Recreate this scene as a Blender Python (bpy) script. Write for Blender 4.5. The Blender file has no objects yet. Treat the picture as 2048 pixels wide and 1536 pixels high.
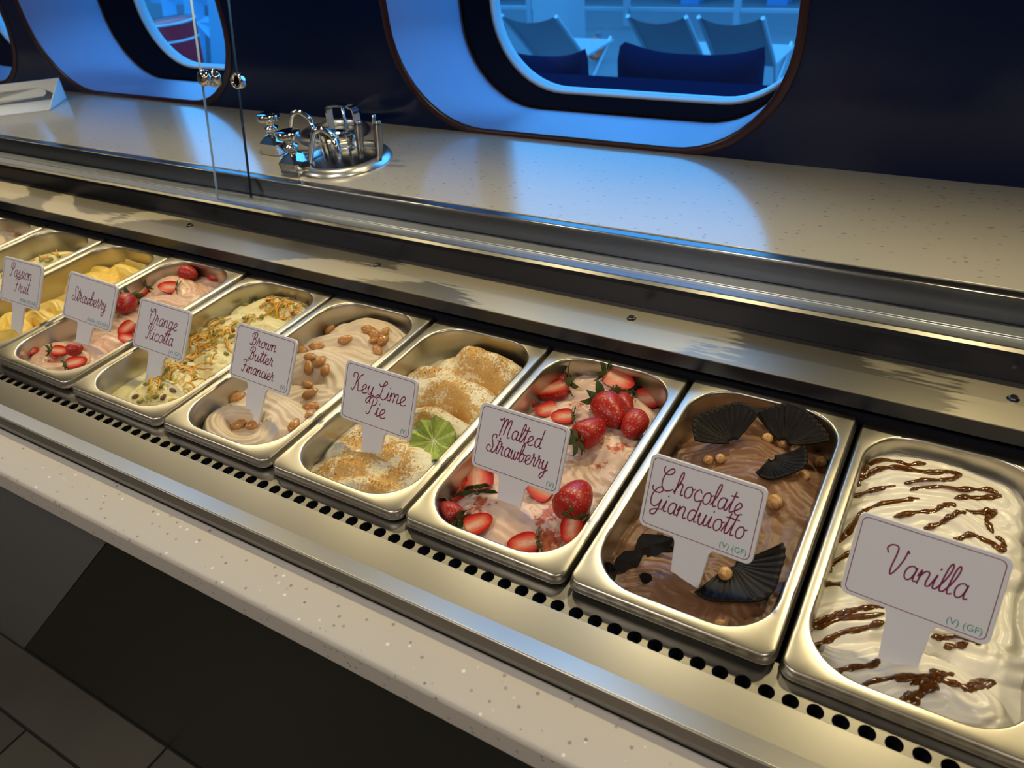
import bpy, bmesh, math, random
import numpy as np
from mathutils import Vector, Matrix

random.seed(7)
sc = bpy.context.scene
col = sc.collection
PI = math.pi

# ------------------------------------------------------------------ camera
CAM = np.array([0.043013, -0.369277, 0.523596])
ROT = (0.94223988, 0.09142598, 0.52949722)
FPX = 1538.0
cam_d = bpy.data.cameras.new('camera')
cam = bpy.data.objects.new('camera', cam_d)
col.objects.link(cam)
cam.location = CAM
cam.rotation_euler = ROT
cam_d.sensor_width = 36.0
cam_d.lens = FPX / 2048 * 36.0
cam_d.clip_start = 0.02
cam_d.clip_end = 100
cam_d.dof.use_dof = True
cam_d.dof.focus_distance = 0.85
cam_d.dof.aperture_fstop = 9.0
sc.camera = cam

# ------------------------------------------------------------------ world, exposure
w = bpy.data.worlds.new('sky')
sc.world = w
w.use_nodes = True
bg = w.node_tree.nodes['Background']
bg.inputs[0].default_value = (0.62, 0.85, 1.0, 1)
bg.inputs[1].default_value = 3.4
sc.view_settings.view_transform = 'Standard'
sc.view_settings.look = 'None'
sc.view_settings.exposure = 0.0
sc.view_settings.gamma = 1.0
sc.view_settings.use_curve_mapping = False
sc.cycles.use_denoising = True
sc.cycles.max_bounces = 7
sc.cycles.diffuse_bounces = 3
sc.cycles.glossy_bounces = 4
sc.cycles.transparent_max_bounces = 12
sc.cycles.caustics_reflective = False
sc.cycles.caustics_refractive = False
sc.cycles.adaptive_threshold = 0.015

WARM = (1.0, 0.79, 0.42)
PUCK_W = 1.15          # each small lamp under the guard rail
FILL_W = 8.0         # each added ceiling fill panel


# ------------------------------------------------------------------ helpers
def lin(r, g, b):
    f = lambda c: (c / 255 / 12.92) if c / 255 <= 0.04045 else ((c / 255 + 0.055) / 1.055) ** 2.4
    return (f(r), f(g), f(b), 1)


RM = np.array(Matrix.Rotation(ROT[2], 3, 'Z') @ Matrix.Rotation(ROT[1], 3, 'Y') @ Matrix.Rotation(ROT[0], 3, 'X'))


def ray(u, v):
    return RM @ np.array([(u - 1024) / FPX, -(v - 768) / FPX, -1.0])


def atz(u, v, z):
    d = ray(u, v)
    return CAM + d * (z - CAM[2]) / d[2]


def aty(u, v, y):
    d = ray(u, v)
    return CAM + d * (y - CAM[1]) / d[1]


def crop(ox, oy, s):
    return lambda a, b: (ox + a / s, oy + b / s)


def tag(o, label=None, cat=None, group=None, kind=None):
    if label: o['label'] = label
    if cat: o['category'] = cat
    if group: o['group'] = group
    if kind: o['kind'] = kind
    return o


def link(name, me, mat=None, parent=None, smooth=False):
    if isinstance(me, tuple):
        m = bpy.data.meshes.new(name)
        m.from_pydata([tuple(map(float, p)) for p in me[0]], [], me[1])
        me = m
    o = bpy.data.objects.new(name, me)
    col.objects.link(o)
    if mat is not None and not me.materials:
        me.materials.append(mat)
    if smooth:
        me.polygons.foreach_set('use_smooth', [True] * len(me.polygons))
    if parent is not None:
        o.parent = parent
    return o


def empty(name, loc=(0, 0, 0), label=None, cat=None, group=None):
    o = bpy.data.objects.new(name, None)
    col.objects.link(o)
    o.location = loc
    o.empty_display_size = 0.02
    tag(o, label, cat, group)
    return o


def merge(*ms):
    V, F = [], []
    for v, f in ms:
        n = len(V)
        V += [tuple(p) for p in v]
        F += [tuple(i + n for i in q) for q in f]
    return V, F


def boxm(x0, x1, y0, y1, z0, z1):
    v = [(x, y, z) for z in (z0, z1) for y in (y0, y1) for x in (x0, x1)]
    f = [(0, 2, 3, 1), (4, 5, 7, 6), (0, 1, 5, 4), (2, 6, 7, 3), (0, 4, 6, 2), (1, 3, 7, 5)]
    return v, f


def bevel(o, wd=0.002, seg=2):
    m = o.modifiers.new('bevel', 'BEVEL')
    m.width = wd
    m.segments = seg
    m.limit_method = 'ANGLE'
    return o


def extr_x(prof, x0, x1):
    """closed (y,z) profile swept along x"""
    n = len(prof)
    v = [(x0, y, z) for y, z in prof] + [(x1, y, z) for y, z in prof]
    f = [(i, (i + 1) % n, n + (i + 1) % n, n + i) for i in range(n)]
    f += [tuple(range(n - 1, -1, -1)), tuple(range(n, 2 * n))]
    return v, f


def catmull(pts, n=8, closed=False):
    P = [np.array(p, float) for p in pts]
    out = []
    m = len(P)
    for i in range(m if closed else m - 1):
        p1, p2 = P[i], P[(i + 1) % m]
        p0 = P[i - 1] if (i > 0 or closed) else 2 * p1 - p2
        p3 = P[(i + 2) % m] if (i + 2 < m or closed) else 2 * p2 - p1
        for k in range(n):
            t = k / n
            out.append(0.5 * (2 * p1 + (p2 - p0) * t + (2 * p0 - 5 * p1 + 4 * p2 - p3) * t * t + (3 * p1 - p0 - 3 * p2 + p3) * t ** 3))
    if not closed:
        out.append(P[-1])
    return out


def tube(path, r, seg=8, flat=1.0, cap=True):
    """round tube along 3D path, r scalar or list"""
    P = [Vector(p) for p in path]
    n = len(P)
    R = r if isinstance(r, (list, tuple)) else [r] * n
    v, f = [], []
    up = None
    for i in range(n):
        t = (P[min(i + 1, n - 1)] - P[max(i - 1, 0)])
        if t.length < 1e-9: t = Vector((0, 0, 1))
        t.normalize()
        if up is None:
            up = Vector((0, 0, 1)) if abs(t.z) < 0.9 else Vector((1, 0, 0))
        a = t.cross(up)
        if a.length < 1e-6: a = t.cross(Vector((0, 1, 0)))
        a.normalize()
        b = a.cross(t).normalized()
        up = b
        for k in range(seg):
            q = 2 * PI * k / seg
            v.append(P[i] + a * math.cos(q) * R[i] + b * math.sin(q) * R[i] * flat)
    for i in range(n - 1):
        for k in range(seg):
            f.append((i * seg + k, i * seg + (k + 1) % seg, (i + 1) * seg + (k + 1) % seg, (i + 1) * seg + k))
    if cap:
        f.append(tuple(range(seg - 1, -1, -1)))
        f.append(tuple((n - 1) * seg + k for k in range(seg)))
    return [tuple(p) for p in v], f


def lathe(prof, seg=32, c=(0, 0, 0), sx=1, sy=1, close=False):
    v, f = [], []
    n = len(prof)
    for r, z in prof:
        for k in range(seg):
            a = 2 * PI * k / seg
            v.append((c[0] + r * sx * math.cos(a), c[1] + r * sy * math.sin(a), c[2] + z))
    for i in range(n - 1):
        for k in range(seg):
            f.append((i * seg + k, i * seg + (k + 1) % seg, (i + 1) * seg + (k + 1) % seg, (i + 1) * seg + k))
    if close:
        f.append(tuple(range(seg - 1, -1, -1)))
        f.append(tuple((n - 1) * seg + k for k in range(seg)))
    return v, f


def rrect(hw, hl, r, n=8):
    """rounded rectangle points, counter-clockwise"""
    out = []
    for cx, cy, a0 in ((hw - r, hl - r, 0), (-hw + r, hl - r, PI / 2), (-hw + r, -hl + r, PI), (hw - r, -hl + r, 1.5 * PI)):
        for k in range(n + 1):
            a = a0 + PI / 2 * k / n
            out.append((cx + r * math.cos(a), cy + r * math.sin(a)))
    return out


def loft(loops, cap_last=False, cap_first=False):
    n = len(loops[0])
    v = [p for L in loops for p in L]
    f = []
    for i in range(len(loops) - 1):
        for k in range(n):
            f.append((i * n + k, i * n + (k + 1) % n, (i + 1) * n + (k + 1) % n, (i + 1) * n + k))
    if cap_last: f.append(tuple((len(loops) - 1) * n + k for k in range(n)))
    if cap_first: f.append(tuple(range(n - 1, -1, -1)))
    return v, f


# ------------------------------------------------------------------ materials
MATS = {}


def mat(name, colr, rough=0.5, metal=0.0, **kw):
    if name in MATS: return MATS[name]
    m = bpy.data.materials.new(name)
    m.use_nodes = True
    b = m.node_tree.nodes['Principled BSDF']
    b.inputs['Base Color'].default_value = colr if len(colr) == 4 else (*colr, 1)
    b.inputs['Roughness'].default_value = rough
    b.inputs['Metallic'].default_value = metal
    for k, val in kw.items():
        b.inputs[k].default_value = val
    MATS[name] = m
    return m


class NT:
    def __init__(self, m):
        self.t = m.node_tree
        self.b = m.node_tree.nodes['Principled BSDF']

    def n(self, typ, **kw):
        nd = self.t.nodes.new(typ)
        for k, val in kw.items():
            if k in nd.inputs: nd.inputs[k].default_value = val
            else: setattr(nd, k, val)
        return nd

    def l(self, a, b):
        self.t.links.new(a, b)

    def coords(self, scale=(1, 1, 1), src='Object'):
        tc = self.n('ShaderNodeTexCoord')
        mp = self.n('ShaderNodeMapping')
        mp.inputs['Scale'].default_value = scale
        self.l(tc.outputs[src], mp.inputs['Vector'])
        return mp.outputs['Vector']

    def noise(self, vec, scale, detail=4, rough=0.5, dist=0.0):
        nd = self.n('ShaderNodeTexNoise')
        nd.inputs['Scale'].default_value = scale
        nd.inputs['Detail'].default_value = detail
        nd.inputs['Roughness'].default_value = rough
        nd.inputs['Distortion'].default_value = dist
        self.l(vec, nd.inputs['Vector'])
        return nd.outputs['Fac']

    def ramp(self, fac, stops):
        r = self.n('ShaderNodeValToRGB')
        e = r.color_ramp.elements
        while len(e) < len(stops): e.new(0.5)
        for i, (p, c) in enumerate(stops):
            e[i].position = p
            e[i].color = c if len(c) == 4 else (*c, 1)
        self.l(fac, r.inputs['Fac'])
        return r.outputs['Color']

    def mix(self, fac, a, b):
        m = self.n('ShaderNodeMix', data_type='RGBA')
        for sock, val in ((m.inputs['Factor'], fac), (m.inputs[6], a), (m.inputs[7], b)):
            if hasattr(val, 'is_linked'): self.l(val, sock)
            else: sock.default_value = val if not isinstance(val, tuple) or len(val) == 4 else (*val, 1)
        return m.outputs[2]

    def bump(self, h, strength=0.3, dist=0.001):
        b = self.n('ShaderNodeBump')
        b.inputs['Strength'].default_value = strength
        b.inputs['Distance'].default_value = dist
        self.l(h, b.inputs['Height'])
        self.l(b.outputs['Normal'], self.b.inputs['Normal'])


def steel(name, colr=(0.55, 0.52, 0.46), rough=0.3, smear=False, brushed=(2, 260, 260), bump=0.012):
    m = mat(name, colr, rough, 1.0)
    t = NT(m)
    v = t.coords(brushed)
    g = t.noise(v, 6, 3)
    rr = t.n('ShaderNodeMapRange')
    rr.inputs['From Min'].default_value = 0.3
    rr.inputs['From Max'].default_value = 0.7
    rr.inputs['To Min'].default_value = rough * 0.93
    rr.inputs['To Max'].default_value = rough * 1.07
    t.l(g, rr.inputs['Value'])
    out = rr.outputs['Result']
    if smear:
        v2 = t.coords((1.0, 1.3, 1.0))
        big = t.noise(v2, 3.2, 2, 0.4, 0.6)
        v3 = t.coords((14, 130, 60))
        fine = t.noise(v3, 2.0, 3)
        ad = t.n('ShaderNodeMath', operation='MULTIPLY_ADD')
        ad.inputs[1].default_value = 0.10
        t.l(fine, ad.inputs[0])
        t.l(big, ad.inputs[2])
        msk = t.ramp(ad.outputs[0], [(0.545, (0, 0, 0)), (0.56, (1, 1, 1))])
        mx = t.n('ShaderNodeMix', data_type='FLOAT')
        t.l(msk, mx.inputs['Factor'])
        mx.inputs[2].default_value = 0.5
        mx.inputs[3].default_value = 0.38
        out = mx.outputs[0]
        t.l(t.mix(msk, (*colr[:3], 1), (colr[0] * 0.62, colr[1] * 0.63, colr[2] * 0.66, 1)), t.b.inputs['Base Color'])
    t.l(out, t.b.inputs['Roughness'])
    t.bump(g, bump, 0.0002)
    return m


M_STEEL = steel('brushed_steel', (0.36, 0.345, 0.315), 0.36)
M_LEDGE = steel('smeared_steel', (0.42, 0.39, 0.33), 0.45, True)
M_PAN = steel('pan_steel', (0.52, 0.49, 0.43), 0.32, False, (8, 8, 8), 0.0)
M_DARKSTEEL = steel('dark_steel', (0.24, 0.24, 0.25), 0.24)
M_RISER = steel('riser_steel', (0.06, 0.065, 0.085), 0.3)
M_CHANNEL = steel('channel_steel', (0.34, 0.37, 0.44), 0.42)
M_CHROME = mat('chrome', (0.72, 0.72, 0.72), 0.07, 1.0)
M_SATIN = mat('satin_steel', (0.72, 0.70, 0.66), 0.28, 1.0)
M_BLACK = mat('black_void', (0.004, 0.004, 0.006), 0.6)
M_WELL = mat('well_liner', (0.012, 0.014, 0.022), 0.35)

# white speckled stone
def stone(name, base, rough, spec_scale, stretch=(1, 1, 1), amount=0.1, light=(0.9, 0.88, 0.85), **kw):
    m = mat(name, base, rough, 0, **kw)
    t = NT(m)
    v = t.coords(stretch)
    vo = t.n('ShaderNodeTexVoronoi')
    vo.inputs['Scale'].default_value = spec_scale
    t.l(v, vo.inputs['Vector'])
    spots = t.ramp(vo.outputs['Distance'], [(0.0, (1, 1, 1)), (amount, (1, 1, 1)), (amount + 0.07, (0, 0, 0))])
    pick = t.n('ShaderNodeSeparateColor')
    t.l(vo.outputs['Color'], pick.inputs[0])
    sel = t.ramp(pick.outputs[0], [(0.5, (0, 0, 0)), (0.55, (1, 1, 1))])
    mul = t.n('ShaderNodeMath', operation='MULTIPLY')
    t.l(spots, mul.inputs[0]); t.l(sel, mul.inputs[1])
    tint = t.ramp(pick.outputs[1], [(0.0, (base[0] * .45, base[1] * .43, base[2] * .40)), (0.6, (base[0] * .7, base[1] * .66, base[2] * .6)), (0.8, light)])
    cl = t.noise(v, 5, 4)
    cloud = t.mix(cl, (base[0] * .92, base[1] * .92, base[2] * .92, 1), (base[0] * 1.06, base[1] * 1.06, base[2] * 1.06, 1))
    t.l(t.mix(mul.outputs[0], cloud, tint), t.b.inputs['Base Color'])
    return m


M_STONE = stone('counter_stone', (0.60, 0.57, 0.53), 0.35, 130, (1, 1, 1), 0.16)
M_QUARTZ = stone('worktop_quartz', (0.36, 0.34, 0.31), 0.16, 110, (0.6, 1.3, 1), 0.14, (0.22, 0.2, 0.18), **{'IOR': 2.1})

M_NAVY = mat('navy_lacquer', (0.001, 0.009, 0.052), 0.16, 0, **{'Specular IOR Level': 0.3})
M_MAHOG = mat('mahogany_trim', lin(52, 16, 26), 0.3)
M_REVEAL = mat('reveal_satin', (0.25, 0.27, 0.42), 0.38, 0.2)


def matte(name, colr):
    m = bpy.data.materials.new(name)
    m.use_nodes = True
    nt = m.node_tree
    nt.nodes.clear()
    o = nt.nodes.new('ShaderNodeOutputMaterial')
    d = nt.nodes.new('ShaderNodeBsdfDiffuse')
    d.inputs[0].default_value = (*colr, 1)
    nt.links.new(d.outputs[0], o.inputs[0])
    MATS[name] = m
    return m


M_GASKET = matte('gasket_black', (0.004, 0.004, 0.007))
M_BEZEL = mat('bezel_pale', (0.72, 0.76, 0.8), 0.3)


def glass(name, tint, refl=0.06, rough=0.0):
    m = bpy.data.materials.new(name)
    m.use_nodes = True
    nt = m.node_tree
    nt.nodes.clear()
    o = nt.nodes.new('ShaderNodeOutputMaterial')
    tr = nt.nodes.new('ShaderNodeBsdfTransparent')
    tr.inputs[0].default_value = (*tint, 1)
    gl = nt.nodes.new('ShaderNodeBsdfGlossy')
    gl.inputs['Roughness'].default_value = rough
    lw = nt.nodes.new('ShaderNodeLayerWeight')
    lw.inputs['Blend'].default_value = 0.5
    pw = nt.nodes.new('ShaderNodeMath'); pw.operation = 'POWER'
    pw.inputs[1].default_value = 4.0
    nt.links.new(lw.outputs['Facing'], pw.inputs[0])
    fr = nt.nodes.new('ShaderNodeMath'); fr.operation = 'MULTIPLY_ADD'
    fr.inputs[1].default_value = 0.4
    fr.inputs[2].default_value = 0.010
    nt.links.new(pw.outputs[0], fr.inputs[0])
    mx = nt.nodes.new('ShaderNodeMixShader')
    nt.links.new(fr.outputs[0], mx.inputs[0])
    nt.links.new(tr.outputs[0], mx.inputs[1])
    nt.links.new(gl.outputs[0], mx.inputs[2])
    nt.links.new(mx.outputs[0], o.inputs[0])
    MATS[name] = m
    return m


M_TINT = glass('tinted_window_glass', (0.11, 0.47, 0.95))
M_CLEAR = glass('clear_guard_glass', (0.93, 0.95, 0.96))
M_CARD = mat('sign_white', (0.74, 0.755, 0.81), 0.4)
M_PLUM = mat('sign_plum', lin(126, 26, 78), 0.5)
M_TEAL = mat('sign_teal', lin(60, 150, 150), 0.5)
M_WHITEPL = mat('white_plastic', (0.75, 0.76, 0.78), 0.35)


def food(name, c1, c2, scale=25, rough=0.45, bump=0.25, bscale=260, c3=None, sss=0.0):
    m = mat(name, c1, rough)
    t = NT(m)
    v = t.coords()
    f = t.noise(v, scale, 4)
    t.l(t.mix(t.ramp(f, [(0.35, (0, 0, 0)), (0.65, (1, 1, 1))]), (*c1, 1), (*c2, 1)), t.b.inputs['Base Color'])
    g = t.noise(v, bscale, 3, 0.6)
    t.bump(g, bump, 0.0012)
    if sss:
        t.b.inputs['Subsurface Weight'].default_value = sss
        t.b.inputs['Subsurface Radius'].default_value = (1.0, 0.6, 0.3)
        t.b.inputs['Subsurface Scale'].default_value = 0.004
    return m


def masked_food(name, c1, c2, topc1, topc2, gate=0.5, nscale=160, rough=0.5, bump=0.35, ngain=1.5):
    """gelato whose surface is dusted: vertex attribute 'dust' gives the sprinkled area"""
    m = food(name, c1, c2, 25, rough, bump)
    t = NT(m)
    base = [l.from_socket for l in t.t.links if l.to_socket == t.b.inputs['Base Color']][0]
    at = t.n('ShaderNodeAttribute')
    at.attribute_name = 'dust'
    v = t.coords()
    n1 = t.noise(v, nscale, 5, 0.7)
    n2 = t.noise(v, 45, 3, 0.6)
    s = t.n('ShaderNodeMath', operation='ADD')
    t.l(n1, s.inputs[0]); t.l(n2, s.inputs[1])
    s2 = t.n('ShaderNodeMath', operation='MULTIPLY_ADD')
    t.l(s.outputs[0], s2.inputs[0]); s2.inputs[1].default_value = ngain; s2.inputs[2].default_value = -ngain
    ad = t.n('ShaderNodeMath', operation='ADD')
    t.l(at.outputs['Fac'], ad.inputs[0])
    t.l(s2.outputs[0], ad.inputs[1])
    k = t.ramp(ad.outputs[0], [(gate - 0.05, (0, 0, 0)), (gate + 0.10, (1, 1, 1))])
    tc = t.mix(n1, (*topc1, 1), (*topc2, 1))
    t.l(t.mix(k, base, tc), t.b.inputs['Base Color'])
    return m


# ------------------------------------------------------------------ setting: room shell
XL, XR = -3.4, 1.0           # built length of the counter
YW = 0.757                   # back wall plane
FLOOR = -0.88
CEIL = 1.55


def poly_holes(outer, holes, y0, depth):
    """flat panel in the x-z plane with holes, thickness along +y"""
    cu = bpy.data.curves.new('panel', 'CURVE')
    cu.dimensions = '2D'
    cu.fill_mode = 'BOTH'
    cu.extrude = depth / 2
    for lp in [outer] + holes:
        sp = cu.splines.new('POLY')
        sp.points.add(len(lp) - 1)
        for i, (x, z) in enumerate(lp):
            sp.points[i].co = (x, z, 0, 1)
        sp.use_cyclic_u = True
    o = bpy.data.objects.new('panel', cu)
    me = bpy.data.meshes.new_from_object(o)
    bpy.data.objects.remove(o)
    me.transform(Matrix(((1, 0, 0, 0), (0, 0, 1, y0 + depth / 2), (0, 1, 0, 0), (0, 0, 0, 1))))
    me.name = 'panel'
    return me


WIN = [(-0.205, -0.89), (-1.315, -2.0), (-2.095, -2.74)]   # right, left
WZ0, WZ1, WR = 0.098, 0.90, 0.17


def wloop(k, grow=0.0, y=YW, gz=None, n=12):
    xr, xl = WIN[k]
    gz = grow if gz is None else gz
    z0, z1 = WZ0 - gz, WZ1 + grow
    hw, hl = (xr - xl) / 2 + grow, (z1 - z0) / 2
    rr = WR + grow * 0.6
    return [((xr + xl) / 2 + a, y, (z0 + z1) / 2 + b) for a, b in rrect(hw, hl, rr, n)]


holes = [[(p[0], p[2]) for p in wloop(k, 0.012)] for k in range(3)]
wall = link('wall_back', poly_holes([(-5, FLOOR), (2.6, FLOOR), (2.6, CEIL), (-5, CEIL)], holes, YW, 0.04), M_NAVY)
tag(wall, 'glossy navy blue wall panel around the rounded windows', kind='structure')
M_WALLBEIGE = mat('room_wall', (0.35, 0.31, 0.27), 0.7)
M_CEILW = mat('ceiling_paint', (0.5, 0.47, 0.43), 0.8)
for nm, m3 in (('wall_left', boxm(-5.1, -5, -3.2, YW, FLOOR, CEIL)), ('wall_right', boxm(2.6, 2.7, -3.2, YW, FLOOR, CEIL)),
               ('wall_front', boxm(-5, 2.6, -3.3, -3.2, FLOOR, CEIL))):
    tag(link(nm, m3, M_WALLBEIGE), kind='structure')
tag(link('ceiling', boxm(-5.1, 2.7, -3.3, YW + 0.04, CEIL, CEIL + 0.05), M_CEILW), kind='structure')

# floor: base slab (grout) and tiles laid on it
M_GROUT = mat('floor_grout', (0.012, 0.012, 0.010), 0.8)
M_TILE = mat('floor_tile', (0.075, 0.07, 0.058), 0.38)
t = NT(M_TILE)
t.l(t.ramp(t.noise(t.coords(), 3, 5), [(0.3, (0.06, 0.056, 0.046)), (0.7, (0.095, 0.088, 0.072))]), t.b.inputs['Base Color'])
floor = tag(link('floor', boxm(-5.1, 2.7, -3.3, 0.9, FLOOR - 0.05, FLOOR - 0.004), M_GROUT), 'dark tiled floor in front of the counter', kind='structure')
rows = [(-0.194, -0.086), (-0.50, -0.20), (-0.806, -0.506), (-1.112, -0.812), (-1.418, -1.118)]
tm = {}
for i, (y0, y1) in enumerate(rows):
    for j in range(8):
        x0 = -3.76 + j * 0.6 + (0.0 if i % 2 else 0.3)
        key = round(y1 - y0, 4)
        if key not in tm:
            me = bpy.data.meshes.new('tile')
            vv, ff = boxm(0, 0.594, 0, key, 0, 0.008)
            me.from_pydata(vv, [], ff)
            me.materials.append(M_TILE)
            tm[key] = me
        o = link('tile', tm[key], parent=floor)
        o.location = (x0, y0, FLOOR - 0.006)
big = link('tile_field', merge(boxm(-5, 2.6, -3.2, -1.424, FLOOR - 0.004, FLOOR + 0.002)), M_TILE, floor)

# windows: trim ring, reveal, gasket, bezel, pane
for k in range(3):
    root = empty('window_%d' % (k + 1))
    tag(root, ['rounded window with pale satin reveal in front of the vanilla end', 'rounded window with red bin behind it, left of the chrome knob',
               'rounded window cut off by the left edge of the photo'][k], kind='structure')
    yy = YW
    ring = loft([wloop(k, 0.013, yy - 0.001), wloop(k, 0.012, yy - 0.003), wloop(k, 0.001, yy - 0.003), wloop(k, 0.0, yy + 0.002)])
    link('trim_ring', ring, M_MAHOG, root, True)
    rv = loft([wloop(k, 0.0, yy + 0.001), wloop(k, -0.003, yy + 0.02, 0.003), wloop(k, -0.020, yy + 0.180, 0.021), wloop(k, -0.022, yy + 0.195, 0.023)])
    link('reveal', rv, M_REVEAL, root, True)
    gk = loft([wloop(k, -0.020, yy + 0.192, 0.024), wloop(k, -0.025, yy + 0.187, 0.019), wloop(k, -0.028, yy + 0.190, 0.016), wloop(k, -0.026, yy + 0.200, 0.020), wloop(k, -0.027, yy + 0.285, 0.020)])
    link('gasket', gk, M_GASKET, root, True)
    bz = loft([wloop(k, -0.026, yy + 0.284, 0.021), wloop(k, -0.029, yy + 0.281, 0.018), wloop(k, -0.032, yy + 0.284, 0.015), wloop(k, -0.034, yy + 0.31, 0.013)])
    link('bezel', bz, M_BEZEL, root, True)
    pn = loft([wloop(k, -0.032, yy + 0.295, 0.015)], cap_last=True)
    link('pane', pn, M_TINT, root)

# ------------------------------------------------------------------ lamps on the rail, fill added at the ceiling
rail = empty('light_rail', (0, 0, 0), 'slim steel light rail with warm lamps above the glass guard', 'light')
link('profile', extr_x([(0.520, 0.505), (0.575, 0.52), (0.575, 0.545), (0.515, 0.53)], XL, XR), M_STEEL, rail)
M_LAMP = bpy.data.materials.new('lamp_face')
M_LAMP.use_nodes = True
b = M_LAMP.node_tree.nodes['Principled BSDF']
b.inputs['Emission Color'].default_value = (*WARM, 1)
b.inputs['Emission Strength'].default_value = 6.0
puck_me = bpy.data.meshes.new('lamp')
vv, ff = lathe([(0.0, -0.004), (0.018, -0.004), (0.021, 0.0), (0.021, 0.008)], 20, close=True)
puck_me.from_pydata(vv, [], ff)
puck_me.materials.append(M_LAMP)
for i in range(12):
    x = -2.98 + 0.34 * i
    o = link('lamp', puck_me, parent=rail)
    o.location = (x, 0.547, 0.508)
    o.rotation_euler = (math.radians(-15), 0, 0)
    ld = bpy.data.lights.new('puck', 'AREA')
    ld.shape = 'DISK'
    ld.size = 0.035
    ld.energy = PUCK_W
    ld.spread = math.radians(135)
    ld.color = WARM
    lo = bpy.data.objects.new('puck_light', ld)
    col.objects.link(lo)
    lo.parent = rail
    lo.location = (x, 0.545, 0.5)
    lo.rotation_euler = (math.radians(-38), 0, 0)

M_FILL = bpy.data.materials.new('fill_panel_face')
M_FILL.use_nodes = True
b = M_FILL.node_tree.nodes['Principled BSDF']
b.inputs['Emission Color'].default_value = (1, 0.85, 0.66, 1)
b.inputs['Emission Strength'].default_value = 3.0
for i, (x, y) in enumerate(((-2.4, -0.9), (-0.7, -0.9), (1.0, -0.9), (-2.4, -2.5), (-0.7, -2.5), (1.0, -2.5))):  # unseen fill panels added overhead; the aisle row lifts the sign fronts
    r0 = empty('fill_light', (x, y, CEIL), ['added square fill light at the far end of the aisle', 'added square fill light over the middle of the aisle', 'added square fill light over the near end of the aisle',
               'added warm fill light by the far end of the facing wall', 'added warm fill light by the middle of the facing wall', 'added warm fill light by the near end of the facing wall'][i], 'light')
    link('fill_housing', boxm(-0.26, 0.26, -0.26, 0.26, -0.03, 0), M_WHITEPL, r0)
    link('fill_diffuser', boxm(-0.24, 0.24, -0.24, 0.24, -0.034, -0.03), M_FILL, r0)
    ld = bpy.data.lights.new('panel', 'AREA')
    ld.size = 0.46
    ld.energy = FILL_W if i < 3 else FILL_W * 0.4
    ld.color = (1, 0.92, 0.84) if i < 3 else (1, 0.74, 0.40)  # rear row added in warm colour to brighten the facing wall
    lo = bpy.data.objects.new('fill_lamp', ld)
    col.objects.link(lo)
    lo.parent = r0
    lo.location = (0, 0, -0.04)
#@@STRUCTURE

# ------------------------------------------------------------------ display case steelwork
case = empty('display_case', (0, 0, 0), 'long stainless steel gelato display case with perforated front strip', 'display case')
# back ledge with folded front lip (two slightly different planes)
led = extr_x([(0.3225, 0.029), (0.3585, 0.0306), (0.3987, 0.030), (0.3987, 0.0275), (0.3225, 0.0275)], XL, XR)
bevel(link('back_ledge', led, M_LEDGE, case), 0.0005, 2)
link('ledge_lip', extr_x([(0.3235, 0.0274), (0.340, 0.0274), (0.340, 0.024), (0.3265, 0.024), (0.3265, 0.010), (0.3235, 0.010)], XL, XR), M_WELL, case)
link('well_back', extr_x([(0.340, 0.024), (0.346, 0.024), (0.346, -0.16), (0.340, -0.16)], XL, XR), M_WELL, case)
link('well_front', extr_x([(-0.006, -0.014), (0.0, -0.014), (0.0, -0.16), (-0.006, -0.16)], XL, XR), M_WELL, case)
link('well_floor', extr_x([(-0.03, -0.16), (0.346, -0.16), (0.346, -0.165), (-0.03, -0.165)], XL, XR), M_WELL, case)
link('pan_rest', extr_x([(0.325, 0.0), (0.340, 0.0), (0.340, -0.012), (0.325, -0.012)], XL, XR), M_WELL, case)
# riser and sliding-door rail
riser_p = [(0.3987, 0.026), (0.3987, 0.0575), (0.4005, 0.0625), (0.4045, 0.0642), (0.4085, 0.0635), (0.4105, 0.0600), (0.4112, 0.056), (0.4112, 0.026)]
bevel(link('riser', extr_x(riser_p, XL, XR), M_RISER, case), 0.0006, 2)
link('riser_lip', extr_x([(0.4000, 0.0626), (0.4045, 0.0646), (0.4088, 0.0638), (0.4045, 0.0640)], XL, XR), M_STEEL, case)
rail_p = [(0.4114, 0.026), (0.4114, 0.0585), (0.4130, 0.0605), (0.4300, 0.0612), (0.4305, 0.0630), (0.4325, 0.0630), (0.433, 0.0612), (0.4555, 0.0612), (0.4566, 0.0600), (0.4566, 0.026)]
bevel(link('door_rail', extr_x(rail_p, XL, XR), M_CHANNEL, case), 0.0006, 2)
back_p = [(0.4568, 0.026), (0.4572, 0.0625), (0.4575, 0.0880), (0.4590, 0.0905), (0.4620, 0.0912), (0.4640, 0.0890), (0.4760, 0.0890), (0.4770, 0.080), (0.4770, 0.026)]
bevel(link('rail_back', extr_x(back_p, XL, XR), M_DARKSTEEL, case), 0.0006, 2)
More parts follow.
